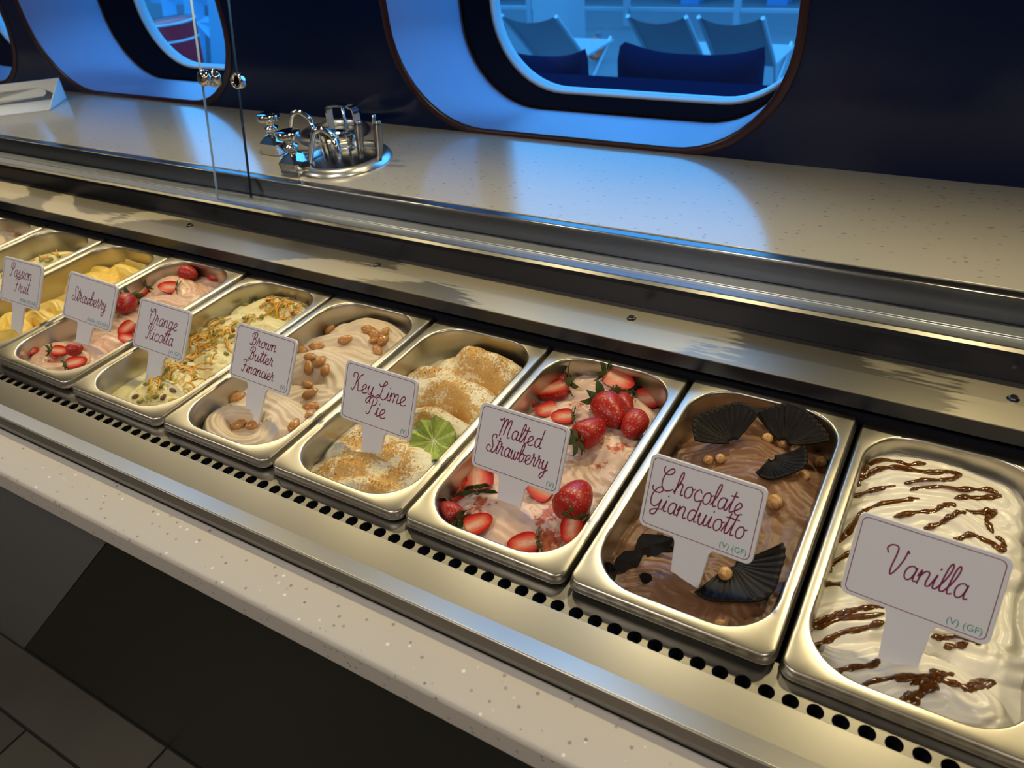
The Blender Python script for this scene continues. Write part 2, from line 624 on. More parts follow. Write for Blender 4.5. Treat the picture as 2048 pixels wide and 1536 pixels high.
# perforated strip, pitch 17.5 mm
pitch, hr, hy = 0.0175, 0.0062, -0.0155
ZS = -0.012
V, F = [], []
nseg = 16
ys0, ys1 = -0.034, 0.012
nc = 120
x_start = -1.9
for i in range(nc):
    cx = x_start + pitch * (i + 0.5)
    base = len(V)
    hx = pitch / 2
    sq = []
    for k in range(nseg):
        a = 2 * PI * k / nseg
        c_, s_ = math.cos(a), math.sin(a)
        V.append((cx + hr * c_, hy + hr * s_, ZS))
        V.append((cx + hr * c_, hy + hr * s_, ZS - 0.0015))
        m_ = max(abs(c_), abs(s_))
        V.append((cx + hx * c_ / m_, hy + hx * s_ / m_, ZS))
    for k in range(nseg):
        a0, a1 = base + 3 * k, base + 3 * ((k + 1) % nseg)
        F.append((a0, a0 + 2, a1 + 2, a1))
        F.append((a0 + 1, a0, a1, a1 + 1))
    n = len(V)
    V += [(cx - hx, hy + hx, ZS), (cx + hx, hy + hx, ZS), (cx + hx, ys1, ZS), (cx - hx, ys1, ZS),
          (cx - hx, ys0, ZS), (cx + hx, ys0, ZS), (cx + hx, hy - hx, ZS), (cx - hx, hy - hx, ZS)]
    F += [(n, n + 1, n + 2, n + 3), (n + 4, n + 5, n + 6, n + 7)]
sx1 = x_start + pitch * nc
V2, F2 = merge((V, F), ([(XL, ys0, ZS), (x_start, ys0, ZS), (x_start, ys1, ZS), (XL, ys1, ZS)], [(0, 1, 2, 3)]),
               ([(sx1, ys0, ZS), (XR, ys0, ZS), (XR, ys1, ZS), (sx1, ys1, ZS)], [(0, 1, 2, 3)]))
link('perforated_strip', (V2, F2), M_STEEL, case)
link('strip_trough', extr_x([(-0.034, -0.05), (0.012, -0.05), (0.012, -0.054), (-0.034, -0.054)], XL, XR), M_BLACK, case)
# front sill: slope towards the pans, flat top, steep outer face
sill = extr_x([(-0.0277, -0.030), (-0.0277, 0.0), (-0.0610, 0.0015), (-0.0800, 0.0085), (-0.0812, 0.0080), (-0.0855, 0.0015), (-0.0866, -0.003), (-0.0865, -0.030)], XL, XR)
bevel(link('front_sill', sill, M_STEEL, case), 0.0009, 3)
# bolts
bolt_me = bpy.data.meshes.new('bolt')
vv, ff = merge(lathe([(0.0058, 0), (0.0058, 0.0012), (0.0, 0.0012)], 20), lathe([(0.0042, 0.0012), (0.0042, 0.0035), (0.0036, 0.0042), (0, 0.0042)], 6))
bolt_me.from_pydata(vv, [], ff)
bolt_me.materials.append(M_CHROME)
for u, v in ((380, 452), (755, 531), (1263, 638), (2026, 799), (12, 345)):
    p = atz(u, v, 0.0306)
    o = link('bolt', bolt_me, parent=case)
    o.location = (p[0], p[1], 0.0302)

# stone front counter and the panels under it
fc = tag(bevel(link('front_counter', extr_x([(-0.087, -0.003), (-0.1355, -0.004), (-0.1365, -0.008), (-0.1365, -0.036), (-0.0295, -0.036), (-0.0295, -0.012), (-0.087, -0.012)], XL, XR), M_STONE), 0.003, 3),
         'white speckled stone counter edge along the customer side', 'counter')
base = empty('counter_front', (0, 0, 0), 'dark counter front below the white stone edge', 'counter front')
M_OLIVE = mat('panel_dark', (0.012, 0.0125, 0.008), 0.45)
M_PALER = mat('panel_pale', (0.13, 0.135, 0.15), 0.5)
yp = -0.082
# darker right, paler left of a diagonal from (-0.735) at the stone to (-1.60) at the floor
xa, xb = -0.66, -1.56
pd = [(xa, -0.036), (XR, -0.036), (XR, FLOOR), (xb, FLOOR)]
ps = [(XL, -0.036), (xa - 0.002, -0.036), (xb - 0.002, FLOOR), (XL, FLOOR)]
for nm, pl, mm in (('dark_panel', pd, M_OLIVE), ('pale_panel', ps, M_PALER)):
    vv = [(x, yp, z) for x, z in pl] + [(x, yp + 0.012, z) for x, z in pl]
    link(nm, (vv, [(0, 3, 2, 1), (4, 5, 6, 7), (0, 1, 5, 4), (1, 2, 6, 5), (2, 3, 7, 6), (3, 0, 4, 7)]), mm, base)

# white quartz worktop behind
wt = tag(bevel(link('worktop', boxm(XL, XR, 0.4775, YW, 0.055, 0.090), M_QUARTZ), 0.0015, 2), 'polished white quartz worktop below the windows', 'worktop')

# ------------------------------------------------------------------ leaning glass doors in the rail
TILT = math.radians(13)
def pane_obj(name, x0, x1, y0, z0, h, label, cat='glass'):
    r0 = empty(name, (0, y0, z0), label, cat)
    r0.rotation_euler = (-TILT, 0, 0)
    link('pane', boxm(x0, x1, -0.002, 0.002, 0, h), M_CLEAR, r0)
    return r0
M_EDGE = mat('glass_edge', (0.02, 0.035, 0.05), 0.15)
M_EDGEL = mat('glass_edge_pale', (0.45, 0.6, 0.75), 0.2)
gr = pane_obj('glass_door', -1.045, 0.9, 0.4212, 0.0615, 0.46, 'near sliding glass door with scratched surface above the right pans')
gl = pane_obj('glass_door', XL, -0.990, 0.4440, 0.0615, 0.46, 'far sliding glass door behind the left pans')
link('polished_edge', boxm(-1.0458, -1.045, -0.002, 0.002, 0, 0.46), M_EDGEL, gr.children[0])
link('polished_edge', boxm(-0.990, -0.9885, -0.002, 0.002, 0, 0.46), M_EDGE, gl.children[0])
# finger-hole grommet on the near door, chrome knob on the far door
def on_pane(root, u, v):
    n = np.array([0, math.cos(TILT), -math.sin(TILT)])
    o = np.array(root.location)
    d = ray(u, v)
    p = CAM + d * ((o - CAM) @ n) / (d @ n)
    return Matrix.Rotation(TILT, 3, 'X') @ Vector(p - o)
q = on_pane(gr, 477, 162)
gv, gf = lathe([(0.0085, -0.006), (0.011, -0.006), (0.0115, -0.003), (0.0115, 0.003), (0.011, 0.006), (0.0085, 0.006), (0.0085, -0.006)], 28)
g0 = link('finger_grommet', (gv, gf), M_CHROME, gr, True)
g0.location = q
g0.rotation_euler = (PI / 2, 0, 0)
vv, ff = lathe([(0.0, -0.001), (0.0085, -0.001), (0.0085, 0.001), (0, 0.001)], 24)
g1 = link('hole_plug', (vv, ff), M_GASKET, gr, True)
g1.location = q
g1.rotation_euler = (PI / 2, 0, 0)
q = on_pane(gl, 436, 155)
kv, kf = lathe([(0.0, -0.034), (0.007, -0.034), (0.0115, -0.031), (0.0125, -0.026), (0.0115, -0.020), (0.006, -0.015), (0.0055, -0.012), (0.0125, -0.010), (0.0135, -0.006), (0.0125, -0.002), (0.0, -0.002)], 28)
k0 = link('door_knob', (kv, kf), M_CHROME, gl, True)
k0.location = q
k0.rotation_euler = (-PI / 2, 0, 0)
k1v, k1f = lathe([(0.0, -0.015), (0.010, -0.015), (0.0135, -0.010), (0.0135, -0.004), (0.011, 0.0), (0, 0)], 28)
k1 = link('door_knob', (k1v, k1f), M_CHROME, gl, True)
k1.location = (q[0] - 0.012, q[1] - 0.004, q[2] - 0.002)
k1.rotation_euler = (PI / 2, 0, 0)
# scratches in the near door
M_SCR = mat('scratch_white', (0.8, 0.85, 0.9), 0.5, 0, **{'Alpha': 0.16})
rs = random.Random(3)
SV, SF = [], []
for i in range(70):
    if i < 22: cx, cz = rs.uniform(-0.9, -0.2), rs.uniform(0.10, 0.30)
    elif i < 40: cx, cz = rs.uniform(-0.98, -0.75), rs.uniform(0.12, 0.30)
    else: cx, cz = rs.uniform(-0.75, 0.1), rs.uniform(0.05, 0.36)
    an = rs.choice([rs.uniform(-0.3, 0.25), rs.uniform(0.5, 1.1), rs.uniform(1.3, 2.0)])
    L = rs.uniform(0.02, 0.10) if i % 4 else rs.uniform(0.08, 0.16)
    cv = rs.uniform(-0.25, 0.25)
    w0 = rs.uniform(0.00012, 0.0003)
    prev = None
    for k in range(9):
        tt = k / 8 - 0.5
        x = cx + L * tt * math.cos(an) - cv * L * tt * tt * math.sin(an)
        z = cz + L * tt * math.sin(an) + cv * L * tt * tt * math.cos(an)
        ww = w0 * (1 - (2 * tt) ** 2) + 0.00003
        n = len(SV)
        SV += [(x - ww * math.sin(an), -0.0024, z + ww * math.cos(an)), (x + ww * math.sin(an), -0.0024, z - ww * math.cos(an))]
        if prev is not None: SF.append((prev, prev + 1, n + 1, n))
        prev = n
s0 = link('scratches', (SV, SF), M_SCR, gr.children[0])
s0['kind'] = 'stuff'

# ------------------------------------------------------------------ dipper wells, taps and tools on the worktop
def dipper(cx, cy, r, label):
    root = empty('dipper_well', (cx, cy, 0.09), label, 'sink')
    rim = lathe([(r * 1.03, 0.0005), (r * 1.02, 0.003), (r * 0.95, 0.0095), (r * 0.86, 0.0115), (r * 0.80, 0.009), (r * 0.78, 0.001)], 48)
    link('rim', rim, M_SATIN, root, True)
    bowl = lathe([(r * 0.785, 0.002), (r * 0.77, -0.0), (r * 0.70, 0.0006), (r * 0.2, 0.0007), (0.0001, 0.0008)], 48)
    link('bowl', bowl, M_DARKSTEEL, root, True)
    return root
dipper(-0.885, 0.572, 0.080, 'round steel dipper well nearest the glass, holding serving tools')
dipper(-1.000, 0.678, 0.066, 'round steel dipper well farther back near the wall')

def faucet(cx, cy, label):
    r0 = empty('dipper_tap', (cx, cy, 0.09), label, 'tap')
    body = loft([[(a, b_, z) for a, b_ in rrect(hw, hw, rr, 3)] for hw, rr, z in ((0.019, 0.003, 0), (0.020, 0.003, 0.002), (0.020, 0.003, 0.020), (0.012, 0.006, 0.031), (0.0085, 0.0085, 0.034))], cap_first=True, cap_last=True)
    link('valve_body', body, M_CHROME, r0)
    link('stem', lathe([(0.0085, 0.032), (0.0085, 0.038), (0.012, 0.040), (0.012, 0.045), (0.007, 0.047), (0.0075, 0.053), (0.010, 0.056)], 18), M_CHROME, r0, True)
    link('knob', lathe([(0.0, 0.055), (0.012, 0.055), (0.0185, 0.0575), (0.0195, 0.060), (0.0195, 0.066), (0.0180, 0.068), (0.0, 0.068)], 28), M_CHROME, r0, True)
    link('spout_nut', tube([(0.019, 0.002, 0.012), (0.031, 0.006, 0.014)], 0.0095, 6), M_CHROME, r0)
    pth = catmull([(0.026, 0.004, 0.014), (0.031, 0.006, 0.026), (0.043, 0.010, 0.058), (0.050, 0.012, 0.068), (0.062, 0.016, 0.071), (0.074, 0.020, 0.062), (0.078, 0.021, 0.056)], 5)
    sp = link('spout', tube(pth, 0.0048, 10), M_CHROME, r0, True)
    link('nozzle', tube([(0.078, 0.021, 0.058), (0.0795, 0.0215, 0.028), (0.080, 0.0215, 0.016)], [0.0040, 0.0034, 0.0026], 10), M_CHROME, sp, True)
    return r0
faucet(-0.930, 0.505, 'chrome gooseneck tap with disc knob nearest the glass')
faucet(-1.040, 0.570, 'chrome gooseneck tap with disc knob behind the nearer tap')

def bar(path, wd, th):
    """flat strip swept along a 3D path; width along local y"""
    P = [Vector(p) for p in path]
    v, f = [], []
    n = len(P)
    for i in range(n):
        tt = (P[min(i + 1, n - 1)] - P[max(i - 1, 0)]).normalized()
        a = Vector((0.25, 0.97, 0)).normalized()
        b_ = tt.cross(a).normalized()
        for s1, s2 in ((-1, -1), (1, -1), (1, 1), (-1, 1)):
            v.append(P[i] + a * wd * s1 + b_ * th * s2)
    for i in range(n - 1):
        for k in range(4):
            f.append((i * 4 + k, i * 4 + (k + 1) % 4, i * 4 + 4 + (k + 1) % 4, i * 4 + 4 + k))
    f += [(3, 2, 1, 0), tuple(4 * (n - 1) + k for k in range(4))]
    return [tuple(p) for p in v], f

def hoop_tool(name, x, y, wdt, h, label, lean=0.0):
    r0 = empty(name, (x, y, 0.091), label, 'serving tool')
    w2 = wdt / 2
    pth = catmull([(-w2 * 0.9 - lean, 0, 0.0), (-w2 - lean * 0.4, 0, h * 0.55), (-w2, 0, h * 0.93), (-w2 * 0.7, 0, h), (0, 0, h * 1.03), (w2 * 0.8, 0, h * 1.01), (w2, 0, h * 0.9), (w2 * 0.9, 0, h * 0.45)], 5)
    link('handle', bar(pth, 0.006, 0.0016), M_CHROME, r0)
    link('shank', tube([(0.002, 0, h), (0.0, 0.002, h * 0.5), (-0.006, 0.004, 0.0)], 0.0024, 8), M_CHROME, r0, True)
    return r0
hoop_tool('gelato_spade', -0.882, 0.588, 0.058, 0.084, 'tall chrome tool with hooped flat handle in the dipper well', 0.008)
hoop_tool('gelato_spade', -0.880, 0.560, 0.060, 0.052, 'short chrome tool with hooped flat handle in front of the taller one', 0.004)

def spoon_tool(x, y, h, wd, label, lean):
    r0 = empty('serving_spoon', (x, y, 0.091), label, 'serving tool')
    pth = [(-lean, 0, 0), (-lean * 0.6, 0, h * 0.25), (-lean * 0.3, 0, h * 0.6), (0, 0, h * 0.9), (0.002, 0, h)]
    V_, F_ = [], []
    for i, p in enumerate(pth):
        ww = wd * (0.45, 0.7, 1.0, 0.95, 0.5)[i]
        th = 0.0035
        ring = [(math.cos(a) * ww, math.sin(a) * th) for a in [2 * PI * k / 10 for k in range(10)]]
        V_.append([(p[0] + a_, p[1] + b_ + 0.25 * a_, p[2]) for a_, b_ in ring])
    link('handle', loft(V_, True, True), M_DARKSTEEL, r0, True)
    link('rib', tube([(p[0] + wd * 0.2, p[1] - 0.004, p[2]) for p in pth], 0.0012, 6), M_CHROME, r0, True)
    return r0
spoon_tool(-0.838, 0.572, 0.070, 0.0075, 'dark steel spoon handle standing left of two others in the dipper well', 0.010)
spoon_tool(-0.818, 0.590, 0.076, 0.0030, 'thin steel spoon handle standing between two broad ones', 0.008)
spoon_tool(-0.800, 0.575, 0.072, 0.0085, 'broad dark steel spoon handle at the right edge of the dipper well', 0.012)

# white plastic organiser at the far left of the worktop
tr = empty('napkin_tray', (0, 0, 0), 'white plastic tray with long slotted side at the far left of the worktop', 'tray')
A = Vector((-2.10, 0.560, 0.09)); B = Vector((-1.885, 0.712, 0.09))
d = (B - A).normalized(); nn = Vector((d.y, -d.x, 0))
L = (B - A).length + 0.02
A = B - d * L
def P3(s, h, o): return tuple(A + d * s + Vector((0, 0, h)) + nn * o)
hs = [(L - 0.30, 0.012), (L - 0.05, 0.012), (L - 0.042, 0.018), (L - 0.042, 0.026), (L - 0.05, 0.032), (L - 0.30, 0.032)]
outl = [(0, 0.0), (L, 0.0), (L, 0.048), (0, 0.048)]
me = poly_holes(outl, [hs], 0, 0.003)
me.transform(Matrix(((d.x, nn.x, 0, A.x), (d.y, nn.y, 0, A.y), (0, 0, 1, A.z), (0, 0, 0, 1))))
link('slotted_side', me, M_WHITEPL, tr)
endm = ([P3(L, 0, 0), P3(L, 0, 0.10), P3(L, 0.004, 0.10), P3(L, 0.048, 0.0), P3(L - 0.003, 0, 0), P3(L - 0.003, 0, 0.10), P3(L - 0.003, 0.004, 0.10), P3(L - 0.003, 0.048, 0)],
        [(0, 1, 2, 3), (7, 6, 5, 4), (0, 4, 5, 1), (1, 5, 6, 2), (2, 6, 7, 3), (3, 7, 4, 0)])
link('end_gusset', endm, M_WHITEPL, tr)
link('tray_floor', ([P3(0, 0.002, 0), P3(L, 0.002, 0), P3(L, 0.002, 0.10), P3(0, 0.002, 0.10), P3(0, 0.0, 0), P3(L, 0.0, 0), P3(L, 0.0, 0.10), P3(0, 0.0, 0.10)],
     [(0, 1, 2, 3), (7, 6, 5, 4), (0, 4, 5, 1), (1, 5, 6, 2), (2, 6, 7, 3), (3, 7, 4, 0)]), M_WHITEPL, tr)

# ------------------------------------------------------------------ pans
PITCH = 0.178
KEYS = 'ABCDEFGHIJ'
CX = {k: PITCH / 2 - PITCH * (9 - i) for i, k in enumerate(KEYS)}
PZ = dict(zip(KEYS, (0.0, 0.001, 0.0, 0.0025, 0.0, 0.001, 0.0, 0.001, 0.0035, -0.001)))
FLAV = dict(A='almond gelato at the far left edge', B='orange ricotta gelato behind the passion fruit sign', C='yellow passion fruit gelato',
            D='strawberry gelato', E='orange ricotta gelato with zest', F='brown butter gelato with almonds', G='key lime pie gelato with crumbs',
            H='malted strawberry gelato', I='chocolate gelato with dark fans', J='vanilla gelato with caramel')
L2 = 0.1625


def ploop(hw, hl, r, z):
    return [(a, b_ + L2, z) for a, b_ in rrect(hw, hl, r, 9)]


pan_me = bpy.data.meshes.new('gelato_pan')
vv, ff = loft([ploop(0.0856, 0.1610, 0.011, -0.0072), ploop(0.0868, 0.1618, 0.0115, -0.0094), ploop(0.0877, 0.1626, 0.0122, -0.0092), ploop(0.0876, 0.1625, 0.0122, -0.0082),
               ploop(0.0864, 0.1613, 0.0112, -0.0066), ploop(0.0862, 0.1612, 0.0111, -0.0056), ploop(0.0859, 0.1609, 0.0109, -0.0024), ploop(0.0857, 0.1607, 0.0107, -0.0016), ploop(0.0851, 0.1601, 0.0102, -0.0006), ploop(0.0842, 0.1592, 0.0097, -0.0001), ploop(0.0838, 0.1588, 0.0093, 0.0),
               ploop(0.0781, 0.1506, 0.0469, 0.0), ploop(0.0775, 0.1500, 0.0465, -0.0001), ploop(0.0764, 0.1489, 0.0455, -0.0005), ploop(0.0757, 0.1482, 0.045, -0.0022), ploop(0.0753, 0.1478, 0.045, -0.004), ploop(0.0751, 0.1476, 0.045, -0.008),
               ploop(0.0740, 0.1465, 0.0445, -0.03), ploop(0.0712, 0.1437, 0.043, -0.09), ploop(0.066, 0.1385, 0.038, -0.1), ploop(0.05, 0.122, 0.03, -0.102)], cap_last=True)
pan_me.from_pydata(vv, [], ff)
pan_me.materials.append(M_PAN)
pan_me.polygons.foreach_set('use_smooth', [True] * len(pan_me.polygons))
PANS = {}
for k in KEYS:
    o = link('gelato_pan', pan_me)
    o.location = (CX[k], 0, PZ[k])
    tag(o, 'stainless steel pan holding the ' + FLAV[k], 'pan', 'gelato pans in one row')
    PANS[k] = o

# ------------------------------------------------------------------ gelato height fields
rng = np.random.default_rng(5)
NG = rng.random((64, 64))


def vnoise(x, y, s, seed=0):
    x = x * s + 17.3 * seed + 100
    y = y * s + 9.7 * seed + 100
    xi, yi = np.floor(x).astype(int), np.floor(y).astype(int)
    fx, fy = x - xi, y - yi
    fx, fy = fx * fx * (3 - 2 * fx), fy * fy * (3 - 2 * fy)
    g = lambda a, b_: NG[a % 64, b_ % 64]
    return (g(xi, yi) * (1 - fx) + g(xi + 1, yi) * fx) * (1 - fy) + (g(xi, yi + 1) * (1 - fx) + g(xi + 1, yi + 1) * fx) * fy - 0.5


class Field:
    def __init__(self, k, zf, zb, lumps, rough=0.0012, groove=0.0006, pw=0.5, seed=0, wob=0.004):
        self.k, self.cx = k, CX[k]
        self.zf, self.zb, self.rough, self.groove, self.pw, self.seed, self.wob = zf, zb, rough, groove, pw, seed, wob
        self.l = []
        for pts, wd in lumps:
            P = []
            for u, v, z in pts:
                q = atz(u, v, z)
                P.append((q[0] - self.cx, q[1], z))
            P = np.array(catmull(P, 6))
            self.l.append((P, wd))

    def base(self, x, y):
        t = np.clip((y - 0.015) / 0.30, 0, 1)
        return self.zf + (self.zb - self.zf) * t + 0.005 * vnoise(x, y, 25, self.seed)

    def h(self, x, y):
        x = np.asarray(x, float); y = np.asarray(y, float)
        xw = x + self.wob * vnoise(x, y, 28, self.seed + 1)
        yw = y + self.wob * vnoise(x, y, 28, self.seed + 2)
        z = self.base(x, y)
        zl0 = np.minimum(z, -0.03)
        for i, (P, wd) in enumerate(self.l):
            best = np.full(x.shape, 1e9); cz = np.zeros(x.shape); sd = np.zeros(x.shape); al = np.zeros(x.shape)
            run = 0.0
            for a, b_ in zip(P[:-1], P[1:]):
                dx, dy = b_[0] - a[0], b_[1] - a[1]
                L = dx * dx + dy * dy + 1e-12
                t = np.clip(((xw - a[0]) * dx + (yw - a[1]) * dy) / L, 0, 1)
                ex, ey = xw - a[0] - t * dx, yw - a[1] - t * dy
                d = np.hypot(ex, ey)
                m = d < best
                best = np.where(m, d, best)
                cz = np.where(m, a[2] + t * (b_[2] - a[2]), cz)
                sd = np.where(m, np.sign(dx * ey - dy * ex), sd)
                al = np.where(m, run + t * math.sqrt(L), al)
                run += math.sqrt(L)
            t = best / wd
            p = np.clip(1 - t * t, 0, None) ** self.pw
            top = cz + self.groove * np.sin(best * sd / wd * 16 + 3 * vnoise(x, y, 60, i)) * (t < 1)
            zl = zl0 + (top - zl0) * p
            z = np.where(t < 1, np.maximum(z, zl), z)
        z = z + self.rough * vnoise(x, y, 90, self.seed + 3) + self.rough * 0.5 * vnoise(x, y, 220, self.seed + 4)
        return np.minimum(z, -0.002)

    def z(self, x, y):
        if not hasattr(self, 'G'):
            self.gx = np.linspace(-0.0765, 0.0765, 154)
            self.gy = np.linspace(0.01, 0.315, 306)
            X, Y = np.meshgrid(self.gx, self.gy)
            self.G = self.h(X.ravel(), Y.ravel()).reshape(306, 154)
        i = min(max((x - self.cx + 0.0765) / 0.001, 0), 152.999)
        j = min(max((y - 0.01) / 0.001, 0), 304.999)
        a, b_ = int(i), int(j)
        i -= a; j -= b_
        G = self.G
        return float((G[b_, a] * (1 - i) + G[b_, a + 1] * i) * (1 - j) + (G[b_ + 1, a] * (1 - i) + G[b_ + 1, a + 1] * i) * j) + PZ[self.k]

    def hit(self, u, v):
        """first point of the surface seen at a photo pixel"""
        z = -0.012
        for _ in range(14):
            p = atz(u, v, z)
            z = 0.5 * z + 0.5 * self.z(p[0], p[1])
        p = atz(u, v, z)
        return Vector((p[0], p[1], self.z(p[0], p[1])))

    def normal(self, p):
        e = 0.004
        gx = (self.z(p[0] + e, p[1]) - self.z(p[0] - e, p[1])) / (2 * e)
        gy = (self.z(p[0], p[1] + e) - self.z(p[0], p[1] - e)) / (2 * e)
        n = Vector((-gx, -gy, 1))
        return n.normalized()

    def mesh(self, name, material, label, dust=None, nx=104, ny=196):
        hw, hl, r = 0.0745, 0.1470, 0.0445
        gx = np.linspace(-hw - 0.0006, hw + 0.0006, nx)
        gy = np.linspace(-hl - 0.0006, hl + 0.0006, ny)
        X, Y = np.meshgrid(gx, gy)
        X, Y = X.ravel(), Y.ravel()
        ax, ay = np.abs(X), np.abs(Y)
        qx, qy = ax - (hw - r), ay - (hl - r)
        sdf = np.hypot(np.maximum(qx, 0), np.maximum(qy, 0)) + np.minimum(np.maximum(qx, qy), 0) - r
        out = sdf > 0
        # push outside points onto the rounded outline
        inc = (qx > 0) & (qy > 0) & out
        ln = np.hypot(qx, qy) + 1e-12
        nxp = np.where(inc, (hw - r) + qx / ln * r, np.minimum(ax, hw))
        nyp = np.where(inc, (hl - r) + qy / ln * r, np.minimum(ay, hl))
        X2, Y2 = np.sign(X) * nxp, np.sign(Y) * nyp
        Z = self.h(X2, Y2 + L2)
        v = np.stack([X2, Y2 + L2, Z], 1)
        idx = np.arange(nx * ny).reshape(ny, nx)
        a, b_, c, d = idx[:-1, :-1].ravel(), idx[:-1, 1:].ravel(), idx[1:, 1:].ravel(), idx[1:, :-1].ravel()
        keep = ~(out[a] & out[b_] & out[c] & out[d])
        f = np.stack([a, b_, c, d], 1)[keep]
        me = bpy.data.meshes.new(name)
        me.from_pydata(v.tolist(), [], f.tolist())
        if dust is not None:
            at = me.attributes.new('dust', 'FLOAT', 'POINT')
            dv = np.zeros(len(v))
            for u, vv_, rad, am in dust:
                q = self.hit(u, vv_)
                dv = np.maximum(dv, am * np.exp(-(((v[:, 0] + self.cx - q.x) ** 2 + (v[:, 1] - q.y) ** 2) / rad ** 2)))
            at.data.foreach_set('value', dv.astype(np.float32))
        o = link(name, me, material, smooth=True)
        o.location = (self.cx, 0, PZ[self.k])
        tag(o, label, 'gelato', 'gelato filling the pans')
        return o


def zc(c, *pts):
    return [(*c(a, b_), z) for a, b_, z in pts]


cJ = crop(1540, 820, 2.1457); cI = crop(1130, 740, 2.5607); cH = crop(800, 680, 3.072); cG = crop(520, 640, 3.4133)
cF = crop(300, 520, 3.657); cD = crop(0, 400, 3.938); cC = crop(0, 420, 5.12)
px = lambda a, b_: (a, b_)

FJ = Field('J', -0.032, -0.034, [
    (zc(cJ, (420, 270, -.020), (560, 240, -.012), (780, 280, -.012), (950, 350, -.018)), .036),
    (zc(cJ, (350, 360, -.024), (560, 340, -.015), (800, 370, -.014), (960, 450, -.020)), .030),
    (zc(cJ, (320, 540, -.024), (480, 430, -.014), (760, 440, -.012), (960, 560, -.018)), .030),
    (zc(cJ, (270, 690, -.024), (420, 600, -.017), (700, 560, -.015), (960, 640, -.018)), .034),
    (zc(cJ, (230, 790, -.026), (450, 750, -.020), (800, 760, -.019)), .040),
    (zc(cJ, (150, 970, -.028), (300, 890, -.022), (520, 860, -.021), (800, 930, -.022), (900, 1010, -.026)), .024),
    (zc(cJ, (170, 1060, -.028), (330, 1100, -.024), (480, 1070, -.026)), .026),
    (zc(cJ, (350, 1210, -.028), (560, 1170, -.021), (740, 1150, -.018), (860, 1230, -.022)), .024),
    (zc(cJ, (650, 1270, -.026), (850, 1300, -.025)), .030),
    (zc(cJ, (1010, 700, -.026), (1010, 1000, -.028)), .034)], 0.0010, 0.0010, 0.5, 1, 0.006)
M_VAN = food('vanilla_gelato', (0.80, 0.75, 0.64), (0.86, 0.82, 0.72), 20, 0.32, 0.10, 150)
GJ = FJ.mesh('vanilla_gelato', M_VAN, 'white vanilla gelato streaked with brown caramel sauce')

FI = Field('I', -0.030, -0.040, [
    (zc(cI, (850, 270, -.022), (960, 230, -.016), (1080, 280, -.020)), .028),
    (zc(cI, (640, 460, -.030), (800, 410, -.022), (960, 385, -.019), (1060, 440, -.026)), .026),
    (zc(cI, (760, 530, -.028), (950, 520, -.018), (1100, 570, -.016), (1230, 740, -.022)), .034),
    (zc(cI, (1160, 700, -.026), (1150, 900, -.024), (1080, 1150, -.026)), .046),
    (zc(cI, (420, 780, -.030), (330, 870, -.026), (270, 950, -.030)), .024),
    (zc(cI, (700, 780, -.026), (850, 850, -.022), (950, 950, -.026)), .046),
    (zc(cI, (300, 1100, -.030), (460, 1080, -.024), (560, 1150, -.025), (660, 1200, -.026)), .026),
    (zc(cI, (470, 1030, -.026), (520, 1090, -.022), (640, 1160, -.025)), .010),
    (zc(cI, (720, 1060, -.024), (800, 1180, -.024), (760, 1300, -.024)), .014),
    (zc(cI, (780, 1050, -.024), (880, 1130, -.020), (950, 1270, -.024)), .026)], 0.0013, 0.0007, 0.5, 2, 0.006)
M_CHO = food('chocolate_gelato', (0.175, 0.078, 0.036), (0.235, 0.112, 0.054), 14, 0.42, 0.22, 420)
GI = FI.mesh('chocolate_gelato', M_CHO, 'smooth milk chocolate gelato under dark chocolate fans')

FH = Field('H', -0.032, -0.040, [
    (zc(cH, (1120, 250, -.022), (1220, 260, -.016), (1340, 340, -.022)), .028),
    (zc(cH, (1040, 410, -.026), (1120, 390, -.018), (1230, 440, -.024)), .024),
    (zc(cH, (1420, 400, -.026), (1510, 480, -.024), (1490, 620, -.028)), .022),
    (zc(cH, (1000, 560, -.028), (1180, 560, -.018), (1340, 640, -.016), (1320, 800, -.024)), .038),
    (zc(cH, (1080, 750, -.026), (1140, 830, -.022), (1210, 920, -.026)), .026),
    (zc(cH, (950, 820, -.024), (1020, 900, -.023)), .032),
    (zc(cH, (1180, 900, -.028), (1150, 1050, -.028)), .030),
    (zc(cH, (420, 1050, -.030), (560, 1050, -.024), (680, 1120, -.022), (760, 1190, -.026)), .032),
    (zc(cH, (780, 990, -.028), (920, 1110, -.023), (990, 1250, -.028)), .026)], 0.0012, 0.0006, 0.5, 3, 0.006)
M_MAL = masked_food('malted_strawberry_gelato', (0.72, 0.50, 0.40), (0.79, 0.60, 0.50), (0.42, 0.07, 0.03), (0.60, 0.16, 0.08), 0.50, 170, 0.38, 0.18)
GH = FH.mesh('malted_strawberry_gelato', M_MAL, 'pale pink malted strawberry gelato dusted with red powder',
             [(*cH(1320, 640), .022, .55), (*cH(1260, 780), .016, .5), (*cH(1090, 380), .016, .5), (*cH(470, 1020), .018, .62), (*cH(890, 1080), .020, .7), (*cH(930, 1210), .020, .72), (*cH(560, 1010), .012, .5)])

